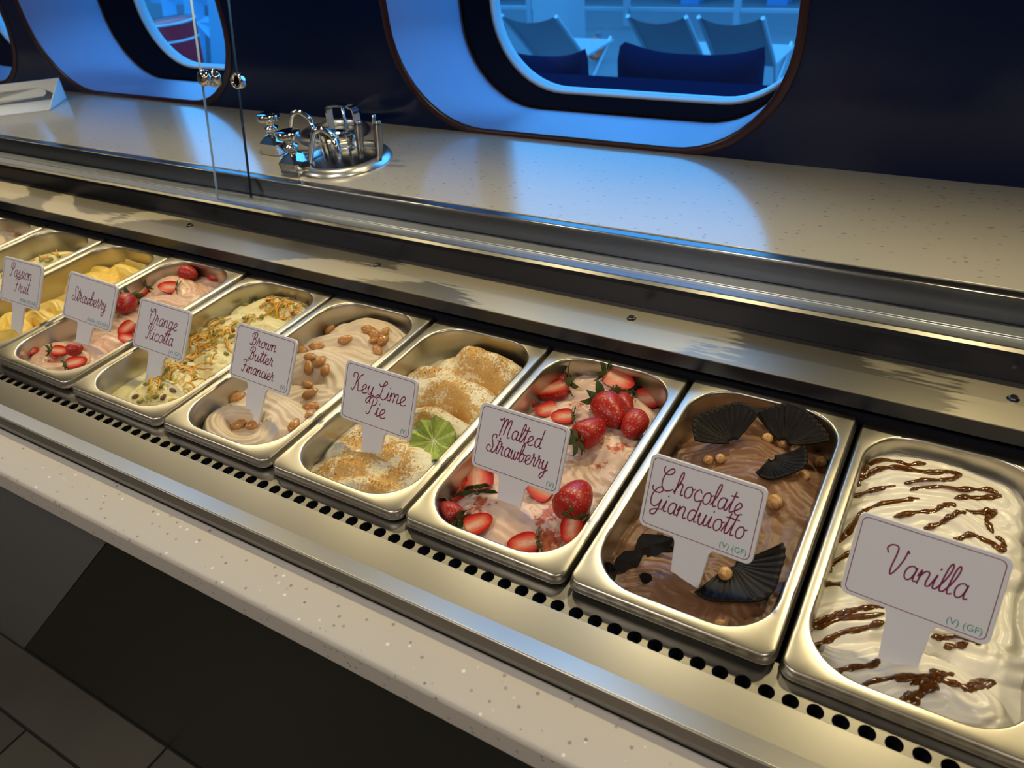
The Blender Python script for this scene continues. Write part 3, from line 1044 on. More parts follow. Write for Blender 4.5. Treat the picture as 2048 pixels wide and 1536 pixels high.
FG = Field('G', -0.034, -0.042, [
    (zc(cG, (1340, 280, -.020), (1430, 190, -.002), (1560, 230, -.004), (1700, 320, -.012)), .032),
    (zc(cG, (1040, 370, -.026), (1120, 330, -.020), (1290, 330, -.022)), .020),
    (zc(cG, (1100, 430, -.022), (1230, 385, -.006), (1400, 440, -.006), (1570, 570, -.014)), .030),
    (zc(cG, (1000, 620, -.024), (1130, 610, -.010), (1300, 680, -.011), (1410, 750, -.020)), .025),
    (zc(cG, (640, 720, -.030), (560, 860, -.026)), .024),
    (zc(cG, (850, 850, -.022), (980, 860, -.016), (1100, 990, -.024)), .027),
    (zc(cG, (420, 1030, -.028), (590, 930, -.016), (740, 950, -.017), (890, 1080, -.022)), .028),
    (zc(cG, (480, 1120, -.026), (680, 1090, -.017), (980, 1170, -.021)), .022)], 0.0018, 0.0004, 0.95, 4, 0.009)
M_KEY = masked_food('key_lime_gelato', (0.80, 0.70, 0.46), (0.86, 0.79, 0.58), (0.42, 0.19, 0.02), (0.84, 0.56, 0.19), 0.30, 330, 0.6, 0.6, 3.0)
GDUST = [(*cG(1450, 250), .026, .8), (*cG(1560, 400), .028, .75), (*cG(1150, 350), .016, .6), (*cG(1340, 620), .028, .75), (*cG(1180, 540), .014, .7), (*cG(1120, 700), .016, .7),
         (*cG(640, 960), .024, .8), (*cG(900, 850), .022, .75), (*cG(960, 1040), .014, .8), (*cG(780, 1130), .022, .75), (*cG(440, 1050), .016, .6), (*cG(650, 800), .016, .5), (*cG(1650, 300), .014, .6)]
GG = FG.mesh('key_lime_gelato', M_KEY, 'creamy key lime gelato sprinkled with golden biscuit crumbs', GDUST)

FF = Field('F', -0.034, -0.042, [
    (zc(cF, (1430, 500, -.020), (1550, 450, -.010), (1700, 480, -.012), (1810, 570, -.022)), .028),
    (zc(cF, (1140, 610, -.028), (1350, 555, -.017), (1530, 550, -.013), (1610, 610, -.020)), .020),
    (zc(cF, (1250, 690, -.026), (1450, 650, -.022), (1620, 710, -.024)), .028),
    (zc(cF, (1070, 740, -.024), (1210, 700, -.014), (1350, 760, -.014), (1430, 900, -.020)), .033),
    (zc(cF, (1000, 1010, -.026), (1150, 960, -.022), (1290, 970, -.023)), .028),
    (zc(cF, (870, 1000, -.024), (980, 1090, -.021), (1060, 1180, -.026)), .027),
    (zc(cF, (880, 1180, -.022), (800, 1280, -.020), (640, 1310, -.019), (480, 1240, -.020), (490, 1130, -.022), (620, 1075, -.021), (770, 1090, -.022)), .0155),
    (zc(cF, (530, 1040, -.030), (690, 950, -.028)), .020)], 0.0007, 0.0009, 0.5, 5, 0.006)
M_BRB = food('brown_butter_gelato', (0.66, 0.52, 0.36), (0.73, 0.60, 0.44), 18, 0.42, 0.12, 200)
GF = FF.mesh('brown_butter_gelato', M_BRB, 'beige brown butter gelato in smooth folds with almonds')

FE = Field('E', -0.034, -0.044, [
    (zc(cF, (690, 350, -.024), (870, 285, -.014), (1050, 320, -.017), (1130, 380, -.024)), .028),
    (zc(cF, (410, 490, -.028), (600, 420, -.020), (800, 395, -.020)), .024),
    (zc(cF, (760, 460, -.024), (880, 445, -.019), (960, 500, -.024)), .026),
    (zc(cF, (340, 580, -.026), (490, 520, -.020), (620, 560, -.024)), .024),
    (zc(cF, (470, 650, -.026), (600, 630, -.026)), .026),
    (zc(cF, (330, 780, -.026), (430, 690, -.016), (550, 760, -.022)), .024),
    (zc(cF, (140, 750, -.028), (230, 780, -.022), (290, 900, -.026)), .022),
    (zc(cF, (-90, 970, -.026), (10, 900, -.020), (130, 1000, -.026)), .022)], 0.0014, 0.0005, 0.55, 6, 0.007)
M_RIC = masked_food('ricotta_gelato', (0.80, 0.70, 0.35), (0.85, 0.77, 0.44), (0.30, 0.28, 0.04), (0.55, 0.42, 0.06), 0.46, 240, 0.42, 0.3)
GE = FE.mesh('orange_ricotta_gelato', M_RIC, 'cream orange ricotta gelato strewn with orange zest and pistachio',
             [(*cF(500, 530), .03, .6), (*cF(900, 380), .03, .6), (*cF(150, 850), .03, .62), (*cF(50, 1000), .03, .62), (*cF(420, 730), .02, .4), (*cF(700, 440), .025, .5)])

FD = Field('D', -0.034, -0.044, [
    (zc(cD, (1540, 640, -.028), (1640, 610, -.022), (1740, 660, -.026)), .026),
    (zc(cD, (1170, 730, -.026), (1290, 635, -.015), (1420, 640, -.015), (1490, 740, -.022)), .027),
    (zc(cD, (1140, 810, -.026), (1290, 780, -.021), (1430, 820, -.024)), .024),
    (zc(cD, (930, 910, -.028), (1000, 950, -.025), (1070, 1000, -.028)), .028),
    (zc(cD, (730, 1090, -.028), (870, 1075, -.023), (990, 1130, -.025)), .028),
    (zc(cD, (250, 1300, -.026), (320, 1190, -.021), (500, 1150, -.020), (680, 1200, -.022), (710, 1270, -.026)), .021),
    (zc(cD, (300, 1330, -.025), (450, 1330, -.022), (620, 1310, -.026)), .024)], 0.0012, 0.0006, 0.5, 7, 0.006)
M_STR = masked_food('strawberry_gelato', (0.70, 0.44, 0.30), (0.76, 0.52, 0.38), (0.50, 0.08, 0.05), (0.66, 0.20, 0.12), 0.55, 150, 0.32, 0.15)
GD = FD.mesh('strawberry_gelato', M_STR, 'salmon pink strawberry gelato with cut berries', [(*cD(1280, 680), .02, .5), (*cD(1530, 710), .02, .5), (*cD(420, 1220), .02, .6), (*cD(840, 1070), .016, .5)])

FC = Field('C', -0.040, -0.046, [
    (zc(cC, (1235, 540, -.030), (1270, 450, -.020), (1400, 460, -.018), (1530, 580, -.028)), .018),
    (zc(cC, (1130, 650, -.030), (1200, 560, -.022), (1390, 640, -.026)), .017),
    (zc(cC, (750, 630, -.030), (900, 575, -.024), (1090, 610, -.028)), .017),
    (zc(cC, (690, 720, -.030), (930, 650, -.024), (1110, 730, -.028)), .020),
    ([(50, 630, -.026), (72, 620, -.022), (96, 636, -.028)], .017),
    ([(-6, 650, -.026), (12, 628, -.020), (30, 648, -.026)], .020),
    ([(84, 608, -.028), (108, 601, -.024), (124, 615, -.028)], .018),
    ([(-10, 668, -.026), (20, 660, -.024)], .022)], 0.0008, 0.0006, 0.6, 8, 0.006)
M_PAS = food('passion_fruit_gelato', (0.86, 0.58, 0.10), (0.88, 0.66, 0.17), 12, 0.38, 0.10, 150)
GC = FC.mesh('passion_fruit_gelato', M_PAS, 'bright yellow passion fruit gelato in thin curls')
FB = Field('B', -0.042, -0.048, [
    ([(50, 527, -.034), (90, 512, -.026), (130, 506, -.027), (158, 512, -.032)], .024),
    ([(-10, 560, -.032), (15, 545, -.028), (40, 545, -.034)], .026)], 0.0012, 0.0005, 0.55, 9)
GB = FB.mesh('orange_ricotta_gelato', M_RIC, 'low cream ricotta gelato in the pan behind the passion fruit sign', [(*(95, 512), .02, .5), (10, 550, .02, .5)], 70, 120)
FA = Field('A', -0.042, -0.046, [
    ([(-10, 480, -.034), (12, 461, -.026), (40, 464, -.030), (55, 470, -.036)], .022)], 0.0008, 0.0008, 0.5, 10)
GA = FA.mesh('almond_gelato', M_BRB, 'beige almond gelato in the pan at the far left edge', None, 70, 120)

# ------------------------------------------------------------------ caramel drizzle on the vanilla (parts of that gelato)
M_CAR = food('caramel_sauce', (0.060, 0.019, 0.003), (0.15, 0.052, 0.008), 300, 0.12, 0.1, 400)
DRIZ = [
    [(370, 330), (385, 290), (430, 235), (500, 215), (580, 235), (670, 230)], [(372, 310), (440, 265), (520, 245), (640, 262), (760, 265), (810, 280), (740, 300), (650, 300), (575, 315)],
    [(320, 362), (360, 370), (440, 345), (540, 325)], [(600, 345), (700, 330), (830, 340), (930, 340), (985, 370), (880, 378), (790, 380)],
    [(300, 570), (350, 500), (420, 430), (500, 400), (640, 380)], [(530, 460), (620, 440), (700, 435), (760, 405), (800, 410)], [(660, 510), (740, 480), (800, 440), (840, 435)],
    [(840, 430), (900, 440), (965, 432), (930, 470), (955, 530)], [(790, 555), (850, 535), (900, 550), (960, 575), (990, 605), (1000, 570), (965, 545)],
    [(255, 700), (270, 660), (330, 625), (390, 590)], [(220, 755), (250, 745), (330, 755)], [(150, 1000), (165, 950), (220, 905), (320, 870), (430, 850), (490, 838)],
    [(155, 1040), (220, 1000), (300, 960), (400, 935), (490, 908)], [(200, 940), (300, 900), (490, 872)], [(265, 1145), (330, 1110), (430, 1095), (470, 1070)],
    [(375, 1200), (450, 1165), (560, 1150), (700, 1140), (790, 1130)], [(560, 1255), (620, 1230), (690, 1170), (722, 1120)], [(600, 1180), (690, 1160), (800, 1175), (850, 1200), (900, 1190), (958, 1170), (900, 1160), (835, 1195)],
    [(690, 975), (780, 970), (880, 985)], [(745, 1022), (800, 1012), (850, 1000)], [(905, 1005), (880, 985), (820, 975)]]
rs = random.Random(11)
for i, d_ in enumerate(DRIZ):
    pp = []
    for a, b_ in d_:
        q = FJ.hit(*cJ(a, b_))
        pp.append((q.x, q.y))
    pp = catmull(pp, 8)
    thick = 0.0062 if i == 16 else 0.0033
    path, rad = [], []
    for j, q in enumerate(pp):
        path.append((q[0] - CX['J'], q[1], FJ.z(q[0], q[1]) - PZ['J'] + 0.0001))
        e = min(j, len(pp) - 1 - j)
        rad.append(thick * (0.75 + 0.4 * math.sin(j * 0.7 + i) * 0.5 + 0.3 * rs.random()) * (0.35 if e == 0 else 0.75 if e == 1 else 1))
    link('caramel_drizzle', tube(path, rad, 8, 0.42), M_CAR, GJ, True)

# ------------------------------------------------------------------ toppings
def copy_tree(src, parent=None):
    c = src.copy()
    col.objects.link(c)
    c.parent = parent
    for ch in src.children:
        copy_tree(ch, c)
    return c


def orient(o, p, zaxis, xaxis):
    z = Vector(zaxis).normalized()
    x = Vector(xaxis)
    x = (x - z * x.dot(z)).normalized()
    y = z.cross(x)
    m = Matrix((x, y, z)).transposed().to_4x4()
    m.translation = p
    o.matrix_world = m
    return o


def jit(vv, amt, seed):
    r = random.Random(seed)
    return [(x + r.uniform(-amt, amt), y + r.uniform(-amt, amt), z + r.uniform(-amt, amt)) for x, y, z in vv]


# almonds
M_ALM = food('roasted_almond', (0.40, 0.165, 0.042), (0.58, 0.30, 0.10), 120, 0.2, 0.35, 300)
ALM = []
for s in range(3):
    V_, F_ = [], []
    nr = 10
    prof = []
    for i in range(nr + 1):
        t = i / nr
        x = -0.0095 + 0.0195 * t
        r = 0.0056 * math.sin(PI * t ** (0.85 + 0.1 * s)) ** 0.55
        prof.append((max(r, 0.0002), x))
    vv, ff = lathe(prof, 14, close=True)
    vv = [(z * 1.15, x * 1.12, y * 0.82) for x, y, z in vv]
    me = bpy.data.meshes.new('almond')
    me.from_pydata(jit(vv, 0.00025, s), [], ff)
    me.materials.append(M_ALM)
    me.polygons.foreach_set('use_smooth', [True] * len(me.polygons))
    ALM.append(me)
ALAB = ['almond pressed against the left wall near the back of the brown butter pan', 'almond lying alone on the second fold of the brown butter gelato', 'almond half hidden behind the brown butter sign', 'pale almond sunk in the trough of the second fold', 'leftmost almond of the glossy cluster at the back right', 'almond tucked under the leftmost one of the back right cluster', 'topmost almond of the back right cluster', 'small almond in the middle of the back right cluster', 'upright almond at the right of the back right cluster', 'lowest almond of the back right cluster, pointing at the pan edge', 'left almond of the group of four on the middle mound', 'upper right almond of the group of four on the middle mound', 'lower left almond of the group of four on the middle mound', 'lower right almond of the group of four on the middle mound', 'upper almond of the touching pair below the group of four', 'lower almond of the touching pair below the group of four', 'single almond below the touching pair', 'almond partly sunk below the single one', 'almond against the right wall at the front of the brown butter pan', 'almond at the foot of the brown butter sign stem', 'broken pale almond inside the front swirl of brown butter gelato', 'almond sunk behind the brown butter sign stem']
rs = random.Random(4)
for i, (a, b_, an) in enumerate([(1325, 515, 20), (1220, 635, 5), (1110, 665, 0), (1430, 590, 30), (1600, 515, -10), (1640, 545, -40), (1715, 545, 40), (1640, 600, 60), (1705, 595, 60), (1665, 670, -50), (1175, 720, -10), (1245, 755, 45),
                                (1165, 795, 80), (1287, 815, 80), (1155, 920, -25), (1175, 985, 15), (1180, 1080, 20), (1175, 1140, 40), (1055, 1220, 60), (755, 1195, 30), (650, 1215, 40), (640, 1012, 25)]):
    p = FF.hit(*cF(a, b_))
    n = FF.normal(p)
    q = FF.hit(*cF(a + 60 * math.cos(math.radians(an)), b_ - 60 * math.sin(math.radians(an))))
    o = link('almond', ALM[i % 3])
    tag(o, ALAB[i], 'almond', 'almonds on the brown butter gelato')
    n2 = (n + Vector((rs.uniform(-.3, .3), rs.uniform(-.3, .3), 0.6))).normalized()
    orient(o, p + n2 * 0.0026, n2, (q - p) if (q - p).length > 1e-4 else Vector((1, 0, 0)))
for i, (a, b_) in enumerate([(140, 215), (225, 262), (185, 285)]):
    p = FA.hit(*cC(a, b_))
    o = link('almond', ALM[i % 3])
    tag(o, ['upright almond', 'lying almond', 'lowest almond'][i] + ' on the gelato at the far left edge', 'almond', 'almonds on the far left gelato')
    orient(o, p + Vector((0, 0, 0.003)), (0.2, -0.5, 1), (0.6, 0.5 - i * 0.6, 0.3))

# hazelnuts
M_HAZ = food('hazelnut_kernel', (0.40, 0.17, 0.045), (0.68, 0.43, 0.18), 170, 0.38, 0.3, 260)
HAZ = []
for s in range(2):
    vv, ff = lathe([(0.0002, -0.0064), (0.0035, -0.0056), (0.0060, -0.0028), (0.0066, 0.0006), (0.0056, 0.0040), (0.0030, 0.0064), (0.0004, 0.0074)], 14, close=True)
    me = bpy.data.meshes.new('hazelnut')
    me.from_pydata(jit(vv, 0.00035, s + 9), [], ff)
    me.materials.append(M_HAZ)
    me.polygons.foreach_set('use_smooth', [True] * len(me.polygons))
    HAZ.append(me)
HLAB = ['small hazelnut at the back left beside the chocolate mound', 'left hazelnut of the row of three by the back right fan', 'middle hazelnut of the row of three by the back right fan', 'right hazelnut of the row of three by the back right fan', 'hazelnut with dark skin near the back right pan corner', 'hazelnut right of the small chocolate fan', 'largest hazelnut, at the top right corner of the chocolate sign', 'right one of two hazelnuts above the chocolate sign', 'left one of two hazelnuts above the chocolate sign', 'hazelnut on the lower fan right of the sign stem', 'hazelnut sliver left of the chocolate sign stem', 'hazelnut at the front edge of the chocolate pan', 'small hazelnut hidden behind the chocolate sign stem']
for i, (a, b_, s) in enumerate([(800, 226, .62), (1035, 360, .9), (1113, 384, .9), (1178, 424, 1.0), (1310, 480, .95), (1226, 552, .9), (1070, 690, 1.15), (795, 462, .8), (732, 470, .8), (820, 1054, .95), (487, 840, .45), (795, 1312, .7), (690, 1042, .6)]):
    p = FI.hit(*cI(a, b_))
    o = link('hazelnut', HAZ[i % 2])
    tag(o, HLAB[i], 'hazelnut', 'hazelnuts on the chocolate gelato')
    orient(o, p + Vector((0, 0, 0.0028 * s)), (rs.uniform(-1, 1), rs.uniform(-1, 1), rs.uniform(0.2, 1)), (1, 0.3, 0))
    o.scale = (s, s, s)

# dark chocolate fans
M_DARK = mat('dark_chocolate', (0.0055, 0.0035, 0.0035), 0.48, 0, **{'Specular IOR Level': 0.18})
def fan_mesh(R, spread, pleats, seed, cup):
    r = random.Random(seed)
    na, nr = pleats * 6, 9
    V_, F_ = [], []
    ph = r.uniform(0, 6)
    wv = [r.uniform(0.3, 1.6) for _ in range(pleats + 2)]
    for j in range(nr + 1):
        t = 0.12 + 0.88 * j / nr
        for i in range(na + 1):
            a = -spread / 2 + spread * i / na
            rr = R * t * (1 + 0.05 * math.sin(a * 5 + ph) + (0.006 * math.sin(pleats * 2 * PI * i / na) if j == nr else 0))
            z = 0.00055 * wv[int(pleats * i / na)] * t * math.sin(2 * PI * pleats * i / na) + cup * (t ** 2) + 0.0012 * math.sin(a * 3 + ph)
            V_.append((rr * math.cos(a), rr * math.sin(a), z))
    for j in range(nr):
        for i in range(na):
            q = j * (na + 1) + i
            F_.append((q, q + 1, q + na + 2, q + na + 1))
    return V_, F_
FANS = [((860, 400), (690, 290), 0.042, 2.5, 'pleated dark chocolate fan at the back left of the chocolate gelato'),
        ((1110, 400), (1210, 270), 0.042, 2.4, 'large pleated dark chocolate fan at the back right of the chocolate gelato'),
        ((1050, 470), (1150, 540), 0.034, 2.3, 'small pleated dark chocolate fan above the big hazelnut'),
        ((840, 1010), (960, 1140), 0.045, 2.6, 'pleated dark chocolate fan below the chocolate sign')]
for i, (c0, c1, R, spd, lab) in enumerate(FANS):
    p0, p1 = FI.hit(*cI(*c0)), FI.hit(*cI(*c1))
    o = link('chocolate_fan', fan_mesh(R, spd, 15, i, 0.014), M_DARK, smooth=True)
    m = o.modifiers.new('thick', 'SOLIDIFY'); m.thickness = 0.0014
    tag(o, lab, 'chocolate fan', 'dark chocolate fans')
    dd = (p1 - p0)
    orient(o, p0 + Vector((0, 0, 0.006)), Vector((0.05, -0.25, 1)), Vector((dd.x, dd.y, 0.12 * dd.length)))
SH = [((440, 915), 0.020, 30, 'largest dark chocolate shard left of the chocolate sign stem'), ((325, 1000), 0.016, 35, 'dark chocolate shard leaning on the left pan wall'),
      ((420, 1080), 0.0095, -20, 'small dark chocolate chip in front of the larger shards'), ((228, 1045), 0.011, -60, 'dark chocolate chip at the left front corner of the chocolate pan'), ((560, 1255), 0.011, -15, 'dark chocolate chip half sunk at the front of the chocolate pan'),
      ((520, 905), 0.012, 5, 'dark chocolate splinter touching the chocolate sign stem')]
for i, (c, s, an, lab) in enumerate(SH):
    r = random.Random(40 + i)
    p = FI.hit(*cI(*c))
    n = 8
    ou = []
    for k in range(n):
        a = 2 * PI * k / n + r.uniform(-.25, .25)
        rr = s * r.uniform(0.7, 1.15)
        ou.append((rr * math.cos(a), rr * 0.62 * math.sin(a)))
    V_ = [(x, y, 0.25 * x * x / s + 0.0006 * r.uniform(-1, 1)) for x, y in ou] + [(0, 0, 0)]
    V_ += [(x, y, z - 0.0022) for x, y, z in V_]
    F_ = [(n, k, (k + 1) % n) for k in range(n)] + [(2 * n + 1, n + 1 + (k + 1) % n, n + 1 + k) for k in range(n)] + [(k, n + 1 + k, n + 1 + (k + 1) % n, (k + 1) % n) for k in range(n)]
    o = link('chocolate_shard', (V_, F_), M_DARK)
    tag(o, lab, 'chocolate shard', 'dark chocolate shards')
    orient(o, p + Vector((0, 0, 0.005 if s > .012 else .002)), (r.uniform(-.5, .5), -0.55 if s > .012 else -.2, 0.8), (math.cos(math.radians(an)), math.sin(math.radians(an)), 0.3))

# strawberries
M_BERRY = mat('strawberry_skin', (0.40, 0.012, 0.010), 0.34)
t = NT(M_BERRY)
v = t.coords()
vo = t.n('ShaderNodeTexVoronoi'); vo.inputs['Scale'].default_value = 13
t.l(v, vo.inputs['Vector'])
sd = t.ramp(vo.outputs['Distance'], [(0.0, (1, 1, 1)), (0.16, (1, 1, 1)), (0.24, (0, 0, 0))])
nb = t.noise(v, 3, 3)
t.l(t.mix(sd, t.mix(nb, (0.46, 0.016, 0.012, 1), (0.30, 0.008, 0.010, 1)), (0.62, 0.26, 0.07, 1)), t.b.inputs['Base Color'])
bh = t.ramp(vo.outputs['Distance'], [(0.0, (0, 0, 0)), (0.4, (1, 1, 1))])
t.bump(bh, 0.5, 0.0008)
M_CUT = mat('strawberry_cut', (0.7, 0.1, 0.06), 0.25)
t = NT(M_CUT)
at = t.n('ShaderNodeAttribute'); at.attribute_name = 'core'
v = t.coords((1, 1, 1))
nz = t.noise(t.coords((3, 14, 3)), 1.5, 3)
ad = t.n('ShaderNodeMath', operation='MULTIPLY_ADD'); ad.inputs[1].default_value = 0.35
t.l(nz, ad.inputs[0]); t.l(at.outputs['Fac'], ad.inputs[2])
t.l(t.ramp(ad.outputs[0], [(0.15, (0.80, 0.50, 0.36)), (0.42, (0.72, 0.20, 0.12)), (0.75, (0.62, 0.055, 0.03)), (1.0, (0.45, 0.014, 0.012))]), t.b.inputs['Base Color'])
M_LEAF = food('strawberry_leaf', (0.035, 0.075, 0.018), (0.075, 0.13, 0.035), 5, 0.5, 0.3, 10)
BPROF = [(r_ * 0.84, z_) for r_, z_ in [(0.02, -0.50), (0.20, -0.495), (0.36, -0.46), (0.45, -0.36), (0.475, -0.22), (0.46, -0.05), (0.41, 0.12), (0.33, 0.28), (0.22, 0.41), (0.10, 0.485), (0.005, 0.50)]]
def berry_meshes():
    whole = bpy.data.meshes.new('body')
    vv, ff = lathe(BPROF, 20, close=True)
    whole.from_pydata([(z, x, y) for x, y, z in vv], [], ff)
    half = bpy.data.meshes.new('body')
    V_, F_ = [], []
    sg = 12
    for r, x in BPROF:
        for k in range(sg + 1):
            a = PI + PI * k / sg
            V_.append((x, r * math.cos(a), r * math.sin(a)))
    for i in range(len(BPROF) - 1):
        for k in range(sg):
            F_.append((i * (sg + 1) + k, i * (sg + 1) + k + 1, (i + 1) * (sg + 1) + k + 1, (i + 1) * (sg + 1) + k))
    half.from_pydata(V_, [], F_)
    cut = bpy.data.meshes.new('cut_face')
    V_, F_, C_ = [], [], []
    ns = 8
    for r, x in BPROF:
        for k in range(ns + 1):
            s = -1 + 2 * k / ns
            V_.append((x, s * r, 0.002 - 0.03 * (1 - s * s) * (1 - (2 * x) ** 2)))
            C_.append(min(1, max(abs(s) ** 1.4, (max(0, (x + 0.1)) / 0.6) ** 2)))
    for i in range(len(BPROF) - 1):
        for k in range(ns):
            q = i * (ns + 1) + k
            F_.append((q, q + ns + 1, q + ns + 2, q + 1))
    cut.from_pydata(V_, [], F_)
    at_ = cut.attributes.new('core', 'FLOAT', 'POINT')
    at_.data.foreach_set('value', C_)
    caly = bpy.data.meshes.new('calyx')
    V_, F_ = [], []
    r = random.Random(2)
    for k in range(8):
        a = 2 * PI * k / 8 + r.uniform(-.2, .2)
        L = r.uniform(0.36, 0.52)
        ca, sa = math.cos(a), math.sin(a)
        n0 = len(V_)
        for (tt, wd, out) in ((0.0, 0.05, 0.0), (0.35, 0.12, -0.03), (0.7, 0.09, 0.02), (1.0, 0.005, -0.10)):
            rr = 0.06 + L * tt
            xx = -0.50 + (0.05 - 0.16 * tt * tt if k % 2 else -0.02 - 0.12 * tt) + out * 0.5
            for s in (-1, 0, 1):
                V_.append((xx + (0.02 if s == 0 else 0), rr * ca - s * wd * sa, rr * sa + s * wd * ca))
        for j in range(3):
            for s in range(2):
                q = n0 + j * 3 + s
                F_.append((q, q + 1, q + 4, q + 3))
    s0, f0 = tube([(-0.50, 0, 0), (-0.62, 0.02, 0.03)], 0.035, 6)
    V_, F_ = merge((V_, F_), (s0, f0))
    caly.from_pydata(V_, [], F_)
    for m_, mt in ((whole, M_BERRY), (half, M_BERRY), (cut, M_CUT), (caly, M_LEAF)):
        m_.materials.append(mt)
        m_.polygons.foreach_set('use_smooth', [True] * len(m_.polygons))
    return whole, half, cut, caly
B_WHOLE, B_HALF, B_CUT, B_CAL = berry_meshes()
def strawberry(F_, c, stem, tip, kind, label, group, roll=0.0, leafs=True, lift=None, size=None):
    p0, p1 = F_.hit(*c(*stem)), F_.hit(*c(*tip))
    ax = p1 - p0
    L = size or min(max(ax.length * 0.98, 0.020), 0.046)
    ctr = (p0 + p1) / 2
    ctr.z = F_.z(ctr.x, ctr.y)
    axd = ax.normalized()
    axd.z *= 0.45
    o = empty('strawberry', (0, 0, 0), label, 'strawberry', group)
    if kind == 'whole':
        link('body', B_WHOLE, parent=o)
        up = Vector((0, 0, 1)); off = L * 0.36
    else:
        link('body', B_HALF, parent=o)
        link('cut_face', B_CUT, parent=o)
        view = Vector(CAM) - ctr
        up = (Vector((0, 0, 1)) + view.normalized() * 0.6).normalized(); off = L * 0.30
        if roll: up = Matrix.Rotation(roll, 3, axd) @ up
    if leafs: link('calyx', B_CAL, parent=o)
    if lift is not None: off = lift
    orient(o, ctr + Vector((0, 0, off)), up, axd)
    o.scale = (L, L, L)
    return o
gH = 'strawberries on the malted strawberry gelato'
for a, b_, kd, lab, rl_, lf in (
    ((1095, 705), (1255, 555), 'whole', 'large whole strawberry with its leaves towards the malted strawberry sign', 0, 1),
    ((1243, 440), (1345, 575), 'whole', 'whole strawberry in the cluster of three near the right pan edge', 0, 1),
    ((1350, 385), (1400, 520), 'whole', 'whole strawberry half hidden at the back of the cluster of three', 0, 1),
    ((1470, 545), (1395, 630), 'whole', 'small whole strawberry at the front of the cluster of three', 0, 0),
    ((1270, 240), (1435, 335), 'cut', 'halved strawberry near the back wall with leaves pointing left', 0, 1),
    ((1450, 360), (1615, 390), 'cut', 'halved strawberry in the back right corner of the malted strawberry pan', 0.3, 1),
    ((1030, 280), (805, 370), 'cut', 'long halved strawberry in the back left corner with leaves at its right end', 0.5, 1),
    ((1045, 240), (940, 265), 'whole', 'strawberry peeking out behind the long halved one', 0, 0),
    ((750, 410), (832, 425), 'whole', 'small strawberry at the left pan wall above the sign', 0, 1),
    ((965, 415), (830, 465), 'cut', 'strawberry slice just above the malted strawberry sign', 0, 0),
    ((1065, 495), (925, 505), 'cut', 'strawberry half partly hidden behind the top of the sign', 0, 1),
    ((480, 950), (470, 765), 'cut', 'cut strawberry with its pale heart showing at the lower left of the sign', 0, 1),
    ((290, 1020), (380, 865), 'cut', 'strawberry half standing against the left pan wall', 0.4, 1),
    ((365, 1150), (260, 1060), 'whole', 'whole strawberry in the left front corner', 0, 1),
    ((415, 1215), (570, 1115), 'cut', 'heart-shaped strawberry slice at the front of the pan', 0, 0),
    ((850, 1275), (660, 1310), 'cut', 'strawberry half with wide leaves at the front edge of the pan', 0, 1),
    ((1005, 1135), (1155, 935), 'whole', 'large dark strawberry near the right pan wall', 0, 0),
    ((1065, 1140), (1040, 1280), 'cut', 'strawberry half with leaves upward below the large dark one', 0, 1),
    ((930, 975), (780, 920), 'cut', 'strawberry slice right of the malted strawberry sign stem', 0, 0)):
    strawberry(FH, cH, a, b_, kd, lab, gH, rl_, bool(lf))
gD = 'strawberries on the strawberry gelato'
for a, b_, kd, lab, lf in (
    ((1440, 600), (1570, 645), 'whole', 'whole strawberry on the back mound of the strawberry gelato', 0), ((1715, 545), (1610, 610), 'cut', 'cut strawberry with dark leaves in the far back corner', 1),
    ((1775, 615), (1640, 655), 'cut', 'strawberry half at the right end of the far back corner', 0), ((1390, 690), (1270, 735), 'cut', 'strawberry top with bushy leaves in the middle fold', 1),
    ((1160, 715), (1070, 810), 'cut', 'thin strawberry slice above the orange ricotta sign', 1), ((1050, 845), (970, 925), 'whole', 'round strawberry left of the orange ricotta sign', 1),
    ((1070, 1000), (935, 1060), 'cut', 'strawberry half at the left edge of the orange ricotta sign', 0), ((1055, 1130), (950, 1110), 'cut', 'strawberry slice under another half beside the orange ricotta sign', 0),
    ((550, 1235), (675, 1195), 'whole', 'seeded strawberry at the foot of the strawberry sign', 0), ((535, 1325), (705, 1285), 'cut', 'cut strawberry lying at the front edge of the strawberry pan', 1),
    ((440, 1240), (545, 1205), 'cut', 'strawberry slice pressed into the front swirl', 1), ((215, 1240), (300, 1195), 'cut', 'leafy strawberry top against the left wall of the strawberry pan', 1),
    ((505, 1090), (575, 1078), 'whole', 'small piece of strawberry left of the strawberry sign stem', 0), ((1010, 835), (905, 850), 'cut', 'pale strawberry slice above the round one', 0)):
    strawberry(FD, cD, a, b_, kd, lab, gD, 0, bool(lf))

# lime half with zigzag cut
M_RIND = food('lime_rind', (0.14, 0.27, 0.02), (0.22, 0.36, 0.035), 80, 0.35, 0.3, 300)
M_FLESH = food('lime_flesh', (0.34, 0.46, 0.07), (0.50, 0.60, 0.16), 160, 0.3, 0.25, 240)
lm = empty('lime_half', (0, 0, 0), 'green lime half with zigzag cut edge beside the key lime sign', 'lime')
R = 0.0265
nt_ = 9
V_, F_ = [], []
N = nt_ * 2
rim = []
for k in range(N):
    a = 2 * PI * k / N
    z = 0.0085 if k % 2 else -0.002
    rim.append((R * 1.02 * math.cos(a), R * 1.02 * math.sin(a), z))
loops = [rim]
for s, z in ((1.0, -0.005), (0.93, -0.010), (0.75, -0.016), (0.45, -0.0205), (0.1, -0.022)):
    loops.append([(R * s * math.cos(2 * PI * k / N), R * s * math.sin(2 * PI * k / N), z) for k in range(N)])
link('rind', loft(loops, True), M_RIND, lm, False)
V_ = [(0, 0, -0.0035)] + [(x * 0.99, y * 0.99, z) for x, y, z in rim] + [(x * 0.5, y * 0.5, -0.002 + z * 0.45) for x, y, z in rim]
F_ = []
